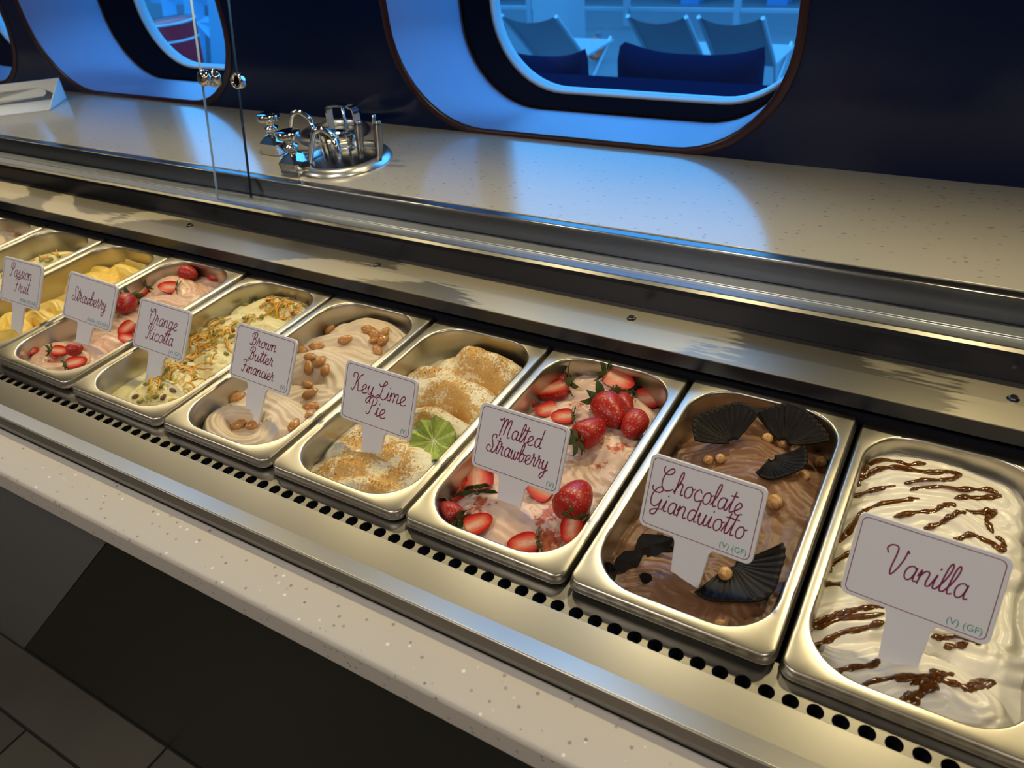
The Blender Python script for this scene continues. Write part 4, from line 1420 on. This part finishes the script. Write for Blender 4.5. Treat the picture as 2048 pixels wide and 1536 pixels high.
for k in range(N):
    k2 = (k + 1) % N
    F_ += [(0, 1 + N + k, 1 + N + k2), (1 + N + k, 1 + k, 1 + k2, 1 + N + k2)]
fl = link('flesh', (V_, F_), M_FLESH, lm)
M_PITH = mat('lime_pith', (0.72, 0.76, 0.45), 0.5)
for k in range(0, N, 2):
    a, b_ = Vector((0, 0, -0.003)), Vector(rim[k]) * 0.97
    link('membrane', tube([a + Vector((0, 0, .0002)), (a + b_) / 2 + Vector((0, 0, -.0002)), b_ + Vector((0, 0, .0003))], 0.0007, 5), M_PITH, fl)
p = FG.hit(*cG(1195, 900))
orient(lm, p + Vector((0.0, 0.0, 0.017)), Vector((0.12, -0.42, 0.88)), Vector((1, 0.1, 0)))

# biscuit crumbs on the key lime gelato: too many to count
M_CRUMB = food('biscuit_crumb', (0.48, 0.24, 0.05), (0.66, 0.40, 0.12), 200, 0.8, 0.3, 300)
rs = random.Random(21)
V_, F_ = [], []
dpos = [(FG.hit(u, v_), r_, am) for u, v_, r_, am in GDUST]
for i in range(5200):
    q, r_, am = rs.choice(dpos)
    x, y = rs.gauss(q.x, r_ * 0.62), rs.gauss(q.y, r_ * 0.62)
    if abs(x - CX['G']) > 0.072 or not 0.018 < y < 0.306: continue
    z = FG.z(x, y) - PZ['G']
    s = rs.uniform(0.0004, 0.0011)
    n = len(V_)
    for _ in range(4):
        V_.append((x - CX['G'] + rs.uniform(-s, s) * 1.2, y + rs.uniform(-s, s) * 1.2, z + rs.uniform(-0.3 * s, 1.1 * s)))
    F_ += [(n, n + 1, n + 2), (n, n + 2, n + 3), (n, n + 3, n + 1), (n + 1, n + 3, n + 2)]
cr = link('biscuit_crumbs', (V_, F_), M_CRUMB, GG)
cr['kind'] = 'stuff'

# zest and pistachio on the ricotta
M_ZEST = food('orange_zest', (0.72, 0.31, 0.015), (0.84, 0.48, 0.05), 90, 0.35, 0.2, 300)
M_PIS = food('pistachio', (0.20, 0.20, 0.035), (0.34, 0.30, 0.07), 160, 0.55, 0.4, 300)
M_PISK = food('pistachio_skin', (0.13, 0.055, 0.045), (0.22, 0.11, 0.07), 160, 0.55, 0.4, 300)
rs = random.Random(8)
def zest(F_, u, v, L, ang, label, group, wd=0.0013):
    p = F_.hit(u, v)
    cv = rs.uniform(-2.0, 2.0)
    path = []
    n = 9
    x, y, a = p.x, p.y, ang
    hi = rs.uniform(0.0015, 0.0055)
    for k in range(n + 1):
        path.append((x, y, F_.z(x, y) + 0.0006 + hi * math.sin(PI * k / n) * rs.uniform(.7, 1)))
        a += cv / n * rs.uniform(.6, 1.4)
        x += L / n * math.cos(a); y += L / n * math.sin(a)
        x = min(max(x, F_.cx - 0.071), F_.cx + 0.071)
    o = link('orange_zest', tube(path, wd, 6, 0.45), M_ZEST, smooth=True)
    tag(o, label, 'orange zest', group)
    return o
ZL = 'thin orange zest strand lying on the orange ricotta gelato'
for (a, b_, n_) in ((420, 520, 8), (560, 560, 8), (640, 480, 5), (900, 390, 7), (1010, 420, 7), (830, 330, 3), (400, 600, 8), (320, 650, 6), (250, 800, 6), (340, 700, 5), (160, 760, 4), (30, 870, 5), (220, 930, 4), (470, 740, 2), (300, 560, 4), (1060, 340, 3)):
    for _ in range(n_):
        u, v = cF(a + rs.gauss(0, 45), b_ + rs.gauss(0, 32))
        zest(FE, u, v, rs.uniform(0.018, 0.04), rs.uniform(0, 2 * PI), ZL, 'zest strands on the orange ricotta gelato')
PISM = []
for s in range(4):
    vv, ff = lathe([(0.0003, -0.0048), (0.0024, -0.0036), (0.0032, -0.0006), (0.0028, 0.0024), (0.0012, 0.0044), (0.0002, 0.0050)], 9, close=True)
    me = bpy.data.meshes.new('pistachio')
    me.from_pydata(jit([(z, x, y * 0.8) for x, y, z in vv], 0.0004, s + 70), [], ff)
    me.materials.append(M_PISK if s == 3 else M_PIS)
    PISM.append(me)
for i, (a, b_) in enumerate([(520, 440), (440, 520), (480, 545), (610, 520), (640, 580), (700, 330), (760, 305), (870, 305), (960, 290), (975, 340), (1060, 350), (1050, 400), (560, 350), (470, 620), (560, 690), (300, 740), (260, 760), (330, 860), (230, 740), (100, 1010), (40, 1005),
                            (-20, 910), (80, 930), (170, 960), (530, 460), (720, 490), (590, 570), (-105, 1005), (-70, 1040), (700, 430), (820, 420)]):
    p = FE.hit(*cF(a, b_))
    o = link('pistachio', PISM[i % 4])
    tag(o, 'green pistachio kernel scattered on the orange ricotta gelato', 'pistachio', 'pistachios on the orange ricotta gelato')
    orient(o, p + Vector((0, 0, 0.0015)), (rs.uniform(-.6, .6), rs.uniform(-.6, .6), 1), (rs.uniform(-1, 1), rs.uniform(-1, 1), 0))
for i in range(7):
    zest(FB, 85 + rs.gauss(15, 18), 514 + rs.gauss(0, 4), rs.uniform(0.02, 0.04), rs.uniform(0, 6), 'orange zest strand on the low ricotta gelato behind the passion fruit sign', 'zest strands on the low ricotta gelato')
for i, (a, b_) in enumerate([(83, 522), (103, 519), (118, 514), (96, 525), (6, 552)]):
    p = FB.hit(a, b_)
    o = link('pistachio', PISM[i % 3])
    tag(o, 'pistachio kernel on the low ricotta gelato behind the passion fruit sign', 'pistachio', 'pistachios on the low ricotta gelato')
    orient(o, p + Vector((0, 0, 0.0015)), (0.2, -.3, 1), (1, rs.uniform(-1, 1), 0))

# ------------------------------------------------------------------ flavour signs with hand-drawn script
def bowl(x=0.0): return [(.72 + x, .86), (.5 + x, 1.0), (.24 + x, .86), (.13 + x, .5), (.22 + x, .14), (.42 + x, .02), (.62 + x, .2), (.72 + x, .6), (.74 + x, .97)]
TAIL = [(.74, .97), (.72, .4), (.79, .07), (.98, .12)]
GLY = {
 'a': (.95, [bowl(), TAIL]), 'b': (.88, [[(0, .12), (.28, .8), (.42, 1.6), (.32, 1.95), (.18, 1.65), (.15, .6), (.26, .1), (.45, 0), (.68, .25), (.7, .66), (.54, .92), (.36, .8)], [(.62, .85), (.75, .76), (.92, .86)]]),
 'c': (.80, [[(.66, .8), (.47, 1.0), (.22, .82), (.13, .45), (.25, .1), (.5, 0), (.82, .16)]]), 'd': (.98, [bowl(), [(.78, 1.97), (.75, 1.0), (.72, .4), (.8, .06), (1.0, .12)]]),
 'e': (.80, [[(-.02, .12), (.36, .42), (.60, .74), (.44, 1.0), (.2, .8), (.13, .42), (.3, .03), (.56, .03), (.82, .16)]]),
 'g': (.95, [bowl(), [(.74, .97), (.72, .2), (.68, -.5), (.44, -.9), (.2, -.7), (.4, -.3), (.98, .12)]]),
 'h': (.86, [[(0, .12), (.28, .8), (.42, 1.6), (.32, 1.95), (.18, 1.65), (.15, .8), (.13, 0)], [(.15, .4), (.3, .85), (.5, 1.0), (.64, .85), (.65, .4), (.7, .06), (.9, .12)]]),
 'i': (.44, [[(.0, .12), (.2, .97)], [(.2, .97), (.17, .4), (.24, .05), (.46, .12)], [(.24, 1.36), (.26, 1.44)]]),
 'l': (.46, [[(0, .12), (.28, .8), (.42, 1.6), (.32, 1.97), (.18, 1.65), (.15, .5), (.24, .05), (.48, .12)]]),
 'm': (1.26, [[(.0, .5), (.12, .95), (.12, 0)], [(.12, .5), (.28, .9), (.45, .98), (.55, .8), (.54, 0)], [(.54, .5), (.72, .9), (.9, .98), (1.0, .8), (.98, .3), (1.06, .04), (1.28, .12)]]),
 'n': (.88, [[(.0, .5), (.12, .95), (.12, 0)], [(.12, .5), (.3, .9), (.5, .98), (.62, .8), (.60, .3), (.68, .04), (.9, .12)]]),
 'o': (.90, [[(.5, 1.0), (.24, .86), (.13, .5), (.22, .12), (.45, 0), (.68, .15), (.76, .5), (.66, .88), (.5, 1.0)], [(.6, .94), (.74, .80), (.92, .88)]]),
 'r': (.72, [[(0, .12), (.16, .8), (.20, 1.2), (.12, 1.26), (.12, 1.05), (.28, .92), (.46, .9), (.46, .5), (.46, .18), (.56, .03), (.74, .12)]]),
 's': (.74, [[(0, .12), (.28, .7), (.4, 1.08), (.48, .7), (.54, .3), (.4, 0), (.16, .08)], [(.42, .0), (.76, .12)]]),
 't': (.52, [[(.0, .12), (.22, .9)], [(.32, 1.75), (.26, .9), (.24, .3), (.32, .04), (.54, .12)], [(.02, 1.34), (.58, 1.40)]]),
 'u': (.90, [[(.0, .6), (.12, .95), (.12, .3), (.3, 0), (.5, .15), (.63, .95)], [(.63, .95), (.61, .3), (.7, .03), (.92, .12)]]),
 'w': (1.05, [[(.0, .6), (.12, .95), (.12, .3), (.28, 0), (.46, .2), (.5, .85)], [(.5, .85), (.52, .25), (.68, 0), (.86, .3), (.85, .92)], [(.85, .92), (.92, .8), (1.08, .88)]]),
 'y': (.90, [[(.0, .6), (.12, .95), (.12, .35), (.3, .05), (.5, .2), (.63, .95)], [(.63, .95), (.62, .1), (.58, -.5), (.36, -.9), (.14, -.7), (.32, -.3), (.92, .12)]]),
 ' ': (.5, []),
 'P': (.95, [[(.46, 1.75), (.42, .9), (.32, .1), (.12, -.02), (-.04, .16)], [(.12, 1.15), (.02, 1.55), (.3, 1.95), (.75, 1.93), (.95, 1.55), (.75, 1.12), (.42, 1.0)]]),
 'S': (1.0, [[(.88, 1.6), (.84, 1.88), (.60, 1.97), (.36, 1.8), (.36, 1.45), (.6, 1.05), (.76, .6), (.62, .14), (.3, 0), (.02, .18), (-.02, .5), (.18, .7), (.42, .55)], [(.62, .12), (.85, .0), (1.05, .12)]]),
 'O': (1.05, [[(-.18, 1.9), (-.12, 1.6), (.2, 1.5), (.6, 1.62), (.75, 1.85), (.55, 1.97), (.24, 1.65), (.1, 1.0), (.2, .3), (.5, 0), (.82, .3), (.95, 1.0), (.86, 1.6), (.6, 1.9)]]),
 'R': (1.05, [[(.46, 1.75), (.42, .9), (.32, .1), (.12, -.02), (-.04, .16)], [(.12, 1.15), (.02, 1.55), (.3, 1.95), (.75, 1.93), (.92, 1.55), (.72, 1.15), (.42, 1.02), (.66, .8), (.76, .3), (.9, .03), (1.1, .12)]]),
 'B': (1.0, [[(.44, 1.75), (.4, .9), (.32, .1), (.12, -.02), (-.04, .16)], [(.1, 1.2), (.02, 1.55), (.3, 1.95), (.74, 1.9), (.86, 1.5), (.66, 1.12), (.46, 1.06), (.82, .9), (.92, .45), (.7, .04), (.4, .05)]]),
 'F': (.9, [[(.0, 1.45), (-.05, 1.75), (.2, 1.9), (.6, 1.8), (1.0, 1.92)], [(.52, 1.82), (.46, .9), (.36, .1), (.14, -.02), (-.04, .2)], [(.14, .95), (.5, 1.02), (.8, .98)]]),
 'K': (1.05, [[(-.12, 1.4), (-.22, 1.75), (.0, 1.95), (.3, 1.85), (.36, 1.3), (.28, .4), (.12, -.02), (-.08, .15)], [(1.0, 1.95), (.72, 1.75), (.5, 1.2), (.32, 1.0), (.55, 1.02), (.68, .6), (.8, .1), (1.05, .12)]]),
 'L': (.95, [[(-.1, 1.5), (.1, 1.3), (.6, 1.5), (.82, 1.8), (.62, 1.97), (.42, 1.6), (.40, .8), (.28, .2), (.06, .02), (-.06, .2), (.15, .3), (.5, .05), (.8, -.05), (1.0, .12)]]),
 'M': (1.36, [[(-.3, 1.75), (-.15, 1.6), (.1, 1.9), (.22, 1.75), (.2, 1.0), (.14, 0)], [(.17, .8), (.36, 1.65), (.56, 1.9), (.66, 1.6), (.60, .2)], [(.63, .9), (.84, 1.65), (1.04, 1.9), (1.14, 1.5), (1.08, .4), (1.18, .02), (1.4, .12)]]),
 'C': (1.12, [[(-.22, 1.95), (-.2, 1.62), (.05, 1.4), (.45, 1.42), (.72, 1.7), (.62, 1.97), (.32, 1.85), (.02, 1.35), (-.04, .75), (.12, .22), (.5, 0), (.85, .1), (1.12, .3)]]),
 'G': (1.1, [[(-.2, 1.9), (-.15, 1.6), (.2, 1.45), (.55, 1.46), (.78, 1.72), (.62, 1.97), (.32, 1.85), (.04, 1.35), (.0, .8), (.16, .35), (.5, .22), (.8, .5), (.95, .95)], [(.95, .95), (.9, .2), (.75, -.4), (.42, -.5), (.3, -.25), (.6, -.02), (1.12, .12)]]),
 'V': (.98, [[(-.25, 1.35), (-.42, 1.65), (-.2, 1.93), (.2, 1.9), (.3, 1.4), (.3, .5), (.42, 0), (.66, .4), (.85, 1.2), (.88, 1.85)], [(.88, 1.85), (1.0, 1.7)]]),
}
SLANT = 0.16


def script_line(text, width, cx, cz, capm):
    """ribbon mesh of one line: width and cap height in metres, centred on cx, baseline from cz"""
    strokes, x = [], 0.0
    for ch in text:
        adv, st = GLY[ch]
        for s in st:
            strokes.append([(a + x + SLANT * b_, b_) for a, b_ in s])
        x += adv + (0.12 if ch.isupper() else 0.0)
    xs = [p[0] for s in strokes for p in s]
    sx = width / (max(xs) - min(xs))
    sz = capm / 1.95
    x0 = (max(xs) + min(xs)) / 2
    V_, F_ = [], []
    hw = 0.0006
    for s in strokes:
        q = catmull([((a - x0) * sx + cx, b_ * sz + cz) for a, b_ in s], 7)
        n0 = len(V_)
        for i, p in enumerate(q):
            d0 = q[min(i + 1, len(q) - 1)] - q[max(i - 1, 0)]
            d0 = d0 / (np.hypot(*d0) + 1e-12)
            if i == 0: p = p - d0 * hw * 0.6
            if i == len(q) - 1: p = p + d0 * hw * 0.6
            nn_ = np.array([-d0[1], d0[0]]) * hw
            V_ += [(p[0] + nn_[0], 0, p[1] + nn_[1]), (p[0] - nn_[0], 0, p[1] - nn_[1])]
        for i in range(len(q) - 1):
            a = n0 + 2 * i
            F_.append((a, a + 1, a + 3, a + 2))
    return V_, F_


CW, CH, CT = 0.105, 0.068, 0.003


def card_mesh(s):
    hw, r = CW / 2, 0.006
    z0, z1 = s, s + CH
    o = []
    def arc(cx_, cz_, a0, a1, rr, n=6):
        for k in range(n + 1):
            a = a0 + (a1 - a0) * k / n
            o.append((cx_ + rr * math.cos(a), cz_ + rr * math.sin(a)))
    arc(hw - r, z1 - r, 0, PI / 2, r); arc(-hw + r, z1 - r, PI / 2, PI, r); arc(-hw + r, z0 + r, PI, 1.5 * PI, r)
    o.append((-0.0185, z0)); o.append((-0.0160, z0 - 0.004)); o.append((-0.0115, -0.022)); o.append((0.0115, -0.022)); o.append((0.0160, z0 - 0.004)); o.append((0.0185, z0))
    arc(hw - r, z0 + r, 1.5 * PI, 2 * PI, r)
    n = len(o)
    V_ = [(x, -CT / 2, z) for x, z in o] + [(x, CT / 2, z) for x, z in o]
    F_ = [tuple(range(n)), tuple(range(2 * n - 1, n - 1, -1))] + [(i, n + i, n + (i + 1) % n, (i + 1) % n) for i in range(n)]
    return V_, F_


def border_mesh(s):
    A_ = rrect(CW / 2 - 0.0030, CH / 2 - 0.0030, 0.0046, 6)
    B_ = rrect(CW / 2 - 0.0036, CH / 2 - 0.0036, 0.0042, 6)
    n = len(A_)
    V_ = [(x, 0, z + s + CH / 2) for x, z in A_] + [(x, 0, z + s + CH / 2) for x, z in B_]
    return V_, [(i, (i + 1) % n, n + (i + 1) % n, n + i) for i in range(n)]


def small_text(body, size, x_right, z):
    cu = bpy.data.curves.new('diet_marks', 'FONT')
    cu.body = body
    cu.size = size
    cu.align_x = 'RIGHT'
    o = bpy.data.objects.new('diet_marks', cu)
    me = bpy.data.meshes.new_from_object(o)
    bpy.data.objects.remove(o)
    me.transform(Matrix(((1, 0, 0, x_right), (0, 0, -1, 0), (0, 1, 0, z), (0, 0, 0, 1))))
    me.materials.clear()
    return me


SIGNS = [
 ('passion fruit', (-1.155, 0.0788), -1.23, -32.9, -1.38, .0426, -.0008, [('Passion', .56, -.02, .60, .30), ('Fruit', .40, .05, .29, .30)], '(NSA) (V) (GF)'),
 ('strawberry', (-1.0115, 0.0921), 3.86, -34.1, 4.3, .0361, .0012, [('Strawberry', .70, 0, .42, .30)], '(NSA) (V) (GF)'),
 ('orange ricotta', (-0.84, 0.0835), -0.92, -35.4, -0.16, .0339, -.0003, [('Orange', .55, .02, .55, .30), ('Ricotta', .54, 0, .24, .30)], '(V) (GF)'),
 ('brown butter financier', (-0.6458, 0.0770), -2.66, -33.7, -0.6, .0413, .0003, [('Brown', .43, -.02, .68, .23), ('Butter', .42, -.02, .42, .23), ('Financier', .54, -.03, .17, .23)], '(V)'),
 ('key lime pie', (-0.4664, 0.0856), -3.63, -28.8, -1.8, .0305, .0006, [('Key Lime', .76, 0, .53, .30), ('Pie', .27, .0, .22, .30)], '(V)'),
 ('malted strawberry', (-0.2819, 0.0780), -5.29, -30.7, -2.99, .0315, -.0007, [('Malted', .50, .0, .58, .28), ('Strawberry', .70, 0, .30, .28)], '(V)'),
 ('chocolate gianduiotto', (-0.0945, 0.0629), -6.9, -28.2, -3.67, .0413, .0012, [('Chocolate', .70, -.01, .56, .31), ('Gianduiotto', .84, -.01, .28, .31)], '(V) (GF)'),
 ('vanilla', (0.0818, 0.0581), -8.52, -31.4, -4.26, .0443, -.0031, [('Vanilla', .56, .02, .40, .34)], '(V) (GF)'),
]
for nm, (bx, by), yaw, tilt, roll, s, off, lines, marks in SIGNS:
    r0 = empty('flavour_sign', (0, 0, 0), 'white card sign on a stem reading ' + nm + ' in plum script', 'sign', 'flavour signs stuck in the gelato')
    M_ = Matrix.Rotation(math.radians(yaw), 4, 'Z') @ Matrix.Rotation(math.radians(tilt), 4, 'X') @ Matrix.Rotation(math.radians(roll), 4, 'Y')
    M_.translation = Vector((bx, by, -0.03))
    r0.matrix_world = M_ @ Matrix.Translation((off, 0, 0))
    cd = bevel(link('card', card_mesh(s), M_CARD, r0), 0.0006, 2)
    o = link('border_line', border_mesh(s), M_PLUM, cd)
    o.location = (0, -CT / 2 - 0.00015, 0)
    ms = [script_line(tx, wf * CW, xo * CW, s + zf * CH, ch * CH) for tx, wf, xo, zf, ch in lines]
    o = link('lettering', merge(*ms), M_PLUM, cd)
    o.location = (0, -CT / 2 - 0.00015, 0)
    o = link('diet_marks', small_text(marks, 0.0072, CW / 2 - 0.0055, s + 0.0065), M_TEAL, cd)
    o.location = (0, -CT / 2 - 0.00015, 0)

# ------------------------------------------------------------------ outside: open deck
DK = -1.35
M_DECK = mat('deck_boards', (0.13, 0.15, 0.17), 0.6)
M_SLING = matte('sling_fabric', (0.36, 0.40, 0.44))
M_FRAME = mat('chair_frame', (0.5, 0.56, 0.6), 0.35, 0.3)
M_SOFA = matte('sofa_navy', (0.004, 0.009, 0.030))
M_SHIP = mat('ship_white', (0.34, 0.38, 0.42), 0.5)
M_SHIPD = mat('ship_grey', (0.14, 0.18, 0.22), 0.6)
M_RED = mat('bin_red', lin(200, 30, 50), 0.4)
M_YEL = mat('label_yellow', lin(235, 200, 130), 0.5)
M_ORANGE = mat('ring_orange', lin(240, 90, 40), 0.5)
tag(link('deck_floor', boxm(-16, 8, 0.9, 14, DK - 0.1, DK), M_DECK), kind='structure')

def sofa(u0, v0, u1, v1, y, label):
    a, b_ = aty(u0, v0, y), aty(u1, v1, y)
    x0, x1 = a[0], b_[0]
    zt = (a[2] + b_[2]) / 2
    r0 = empty('deck_armchair', ((x0 + x1) / 2, y, DK), label, 'armchair')
    hw = (x1 - x0) / 2
    h = zt - DK
    # soft back with raised corners
    vb, fb = [], []
    prof = []
    nx = 14
    L0, L1 = [], []
    loops = []
    for i in range(nx + 1):
        s = -1 + 2 * i / nx
        top = h - 0.035 + 0.05 * abs(s) ** 3
        e = 1.0 if abs(s) < 0.93 else 0.6
        loops.append([(s * hw, -0.09 * e, 0.30), (s * hw, -0.10 * e, top - 0.06), (s * hw, -0.05 * e, top - 0.005), (s * hw, 0.05 * e, top), (s * hw, 0.10 * e, top - 0.06), (s * hw, 0.12 * e, 0.30)])
    bk = link('back_cushion', loft(loops, True, True), M_SOFA, r0, True)
    bevel(link('seat', boxm(-hw, hw, 0.1, 0.7, 0.25, 0.45), M_SOFA, r0), 0.03, 3)
    bevel(link('base', boxm(-hw * 1.02, hw * 1.02, -0.14, 0.72, 0.04, 0.30), M_SOFA, r0), 0.02, 2)
    for sx in (-1, 1):
        bevel(link('arm', boxm(sx * hw - 0.06, sx * hw + 0.06, -0.1, 0.7, 0.2, 0.58), M_SOFA, r0), 0.03, 3)
    return r0
sofa(990, 112, 1165, 92, 3.3, 'navy blue padded armchair at the left of the large window')
sofa(1245, 92, 1525, 105, 3.3, 'wide navy blue padded armchair at the right of the large window')

def deck_chair(u0, u1, v, y, label):
    a, b_ = aty(u0, v, y), aty(u1, v, y)
    hw = (b_[0] - a[0]) / 2
    zt = (a[2] + b_[2]) / 2 - DK
    r0 = empty('deck_chair', ((a[0] + b_[0]) / 2, y, DK), label, 'chair', 'folding chairs on the open deck')
    for s in (-1, 1):
        link('back_rail', tube([(s * hw, 0.0, zt), (s * hw, 0.42, 0.42), (s * hw, 0.60, 0.0)], 0.014, 8), M_FRAME, r0)
        link('front_leg', tube([(s * (hw - 0.03), 0.95, 0.44), (s * (hw - 0.03), 0.25, 0.0)], 0.012, 8), M_FRAME, r0)
    V_, F_ = [], []
    n = 12
    for j in range(n + 1):
        tt = j / n
        y_ = 0.0 + 0.42 * tt
        z_ = zt + (0.42 - zt) * tt
        for i in range(n + 1):
            s = -1 + 2 * i / n
            sag = (1 - s * s)
            V_.append((s * hw * 0.97, y_ + 0.05 * sag * math.sin(PI * tt), z_ - (0.045 * sag if j == 0 else 0.03 * sag * (1 - tt))))
    for j in range(n):
        for i in range(n):
            q = j * (n + 1) + i
            F_.append((q, q + 1, q + n + 2, q + n + 1))
    link('sling', (V_, F_), M_SLING, r0, True)
    link('seat_sling', boxm(-hw, hw, 0.42, 0.95, 0.41, 0.425), M_SLING, r0)
    return r0
q0, q1 = aty(940, 136, 2.7), aty(1640, 150, 2.7)
bn0 = empty('deck_bench', ((q0[0] + q1[0]) / 2, 2.7, DK), 'long dark navy bench top below the armchairs in the large window', 'bench')
bw = (q1[0] - q0[0]) / 2 + 0.3
bevel(link('bench_top', boxm(-bw, bw, -0.30, 0.0, q0[2] - DK - 0.04, q0[2] - DK), M_SOFA, bn0), 0.01, 2)
for sx in (-0.9, 0.0, 0.9):
    link('bench_leg', boxm(sx * bw - 0.03, sx * bw + 0.03, -0.24, -0.06, 0, q0[2] - DK - 0.04), M_SOFA, bn0)
link('bench_front', boxm(-bw, bw, -0.27, -0.25, 0.05, q0[2] - DK - 0.04), M_SOFA, bn0)
deck_chair(1255, 1372, 33, 4.7, 'pale sling deck chair in the middle of the large window')
deck_chair(1397, 1526, 35, 4.7, 'pale sling deck chair at the right of the large window')
deck_chair(1003, 1112, 32, 4.7, 'pale sling deck chair at the left of the large window')

# red waste bin seen through the left window
a, b_ = aty(306, 42, 4.6), aty(372, 42, 4.6)
rb = (b_[0] - a[0]) / 2
zb = a[2] - DK
bn = empty('waste_bin', ((a[0] + b_[0]) / 2, 4.6, DK), 'tall red bin with a pale stripe outside the left window', 'bin')
link('bin_body', lathe([(rb * 0.62, 0), (rb * 0.66, 0.02), (rb * 0.86, zb * 0.6), (rb * 0.99, zb - 0.01), (rb * 0.99, zb)], 28, close=True), M_RED, bn, True)
link('bin_rim', lathe([(rb * 0.98, zb - 0.005), (rb * 1.03, zb - 0.005), (rb * 1.03, zb + 0.012), (rb * 0.98, zb + 0.015)], 28), M_FRAME, bn, True)
link('bin_band', lathe([(rb * 0.935, zb * 0.80), (rb * 0.95, zb * 0.815), (rb * 0.945, zb * 0.79)], 28), M_FRAME, bn, True)
vv = []
for k in range(5):
    an = -PI / 2 - 0.25 + 0.16 * k
    for zz in (zb * 0.82, zb * 0.97):
        rr = rb * (0.955 if zz < zb * 0.9 else 0.99)
        vv.append((rr * math.cos(an) * 1.012, rr * math.sin(an) * 1.012, zz))
link('pale_stripe', (vv, [(2 * k, 2 * k + 2, 2 * k + 3, 2 * k + 1) for k in range(4)]), M_YEL, bn.children[0])

# lifebuoy and railings farther out
p = aty(1190, 97, 6.5)
lb = tag(link('lifebuoy', merge(tube([(0.062 * math.cos(2 * PI * k / 24), 0, 0.08 * math.sin(2 * PI * k / 24)) for k in range(25)], 0.022, 10)), M_ORANGE, smooth=True), 'small orange lifebuoy beyond the navy armchairs', 'lifebuoy')
lb.location = p
lb.rotation_euler = (0, 0, 0.9)
pst = tag(link('buoy_post', boxm(-0.02, 0.02, 0.06, 0.10, 0, p[2] - DK + 0.12), M_SHIPD), 'grey post carrying the orange lifebuoy', 'post')
pst.location = (p[0], p[1], DK)

rl = empty('deck_railing', (0, 8.0, DK), 'pale blue ship railing across the far side of the deck', 'railing')
for i in range(15):
    x = -12 + i * 1.2
    link('post', boxm(x - 0.03, x + 0.03, -0.03, 0.03, 0, 1.15), M_SHIP, rl)
for z in (0.15, 0.38, 0.60, 0.82, 1.12):
    link('bar', boxm(-12.2, 5.2, -0.02, 0.02, z, z + 0.035), M_SHIP, rl)
wk = empty('deck_house', (0, 9.4, DK), 'pale deck house with grey bands beyond the railing', 'building')
link('house_wall', boxm(-14, -1.9, 0, 0.2, 0, 1.0), M_SHIPD, wk)
link('house_band', boxm(-14, 6, -0.06, -0.01, 0.62, 0.86), mat('band_sand', (0.55, 0.5, 0.42), 0.6), wk)
link('house_wall', boxm(-1.85, 6, 0, 0.2, 0, 1.15), M_SHIPD, wk)
for i, x in enumerate((-6.3, -5.2, -3.4, -2.4, -1.2, 0.2)):
    link('mullion', boxm(x, x + 0.22, -0.3, -0.1, 0, 3.0), mat('mullion_blue', (0.10, 0.28, 0.55), 0.5), wk)
# white sunlit sculpture-like vent stack
vs = tag(bevel(link('vent_stack', merge(boxm(-0.2, 0.2, -0.2, 0.2, 0, 1.3), boxm(-0.34, 0.34, -0.25, 0.25, 1.1, 1.9)), M_SHIP), 0.03, 2), 'white vent stack behind the left deck chair', 'vent')
q = aty(1120, 60, 7.0)
vs.location = (q[0], 7.0, DK)
M_BEAM = mat('beam_blue', (0.28, 0.55, 0.75), 0.5)
fr = empty('shade_structure', (0, 0, 0), 'blue painted frame with diagonal brace outside the left window', 'structure')
for (u0, v0, u1, v1, wd) in ((330, -60, 345, 60, .10), (385, -60, 395, 125, .14), (395, 35, 440, 85, .07), (430, -60, 440, 130, .12), (300, -10, 440, -5, .08), (320, 45, 440, 42, .05)):
    a, b_ = aty(u0, v0, 5.6), aty(u1, v1, 5.6)
    link('beam', tube([a, b_], wd, 4), M_BEAM, fr)
low = tag(link('low_wall', boxm(-9, -6.2, 6.0, 6.1, DK, DK + 0.75), M_SHIPD), 'low grey deck wall behind the red bin', 'wall')
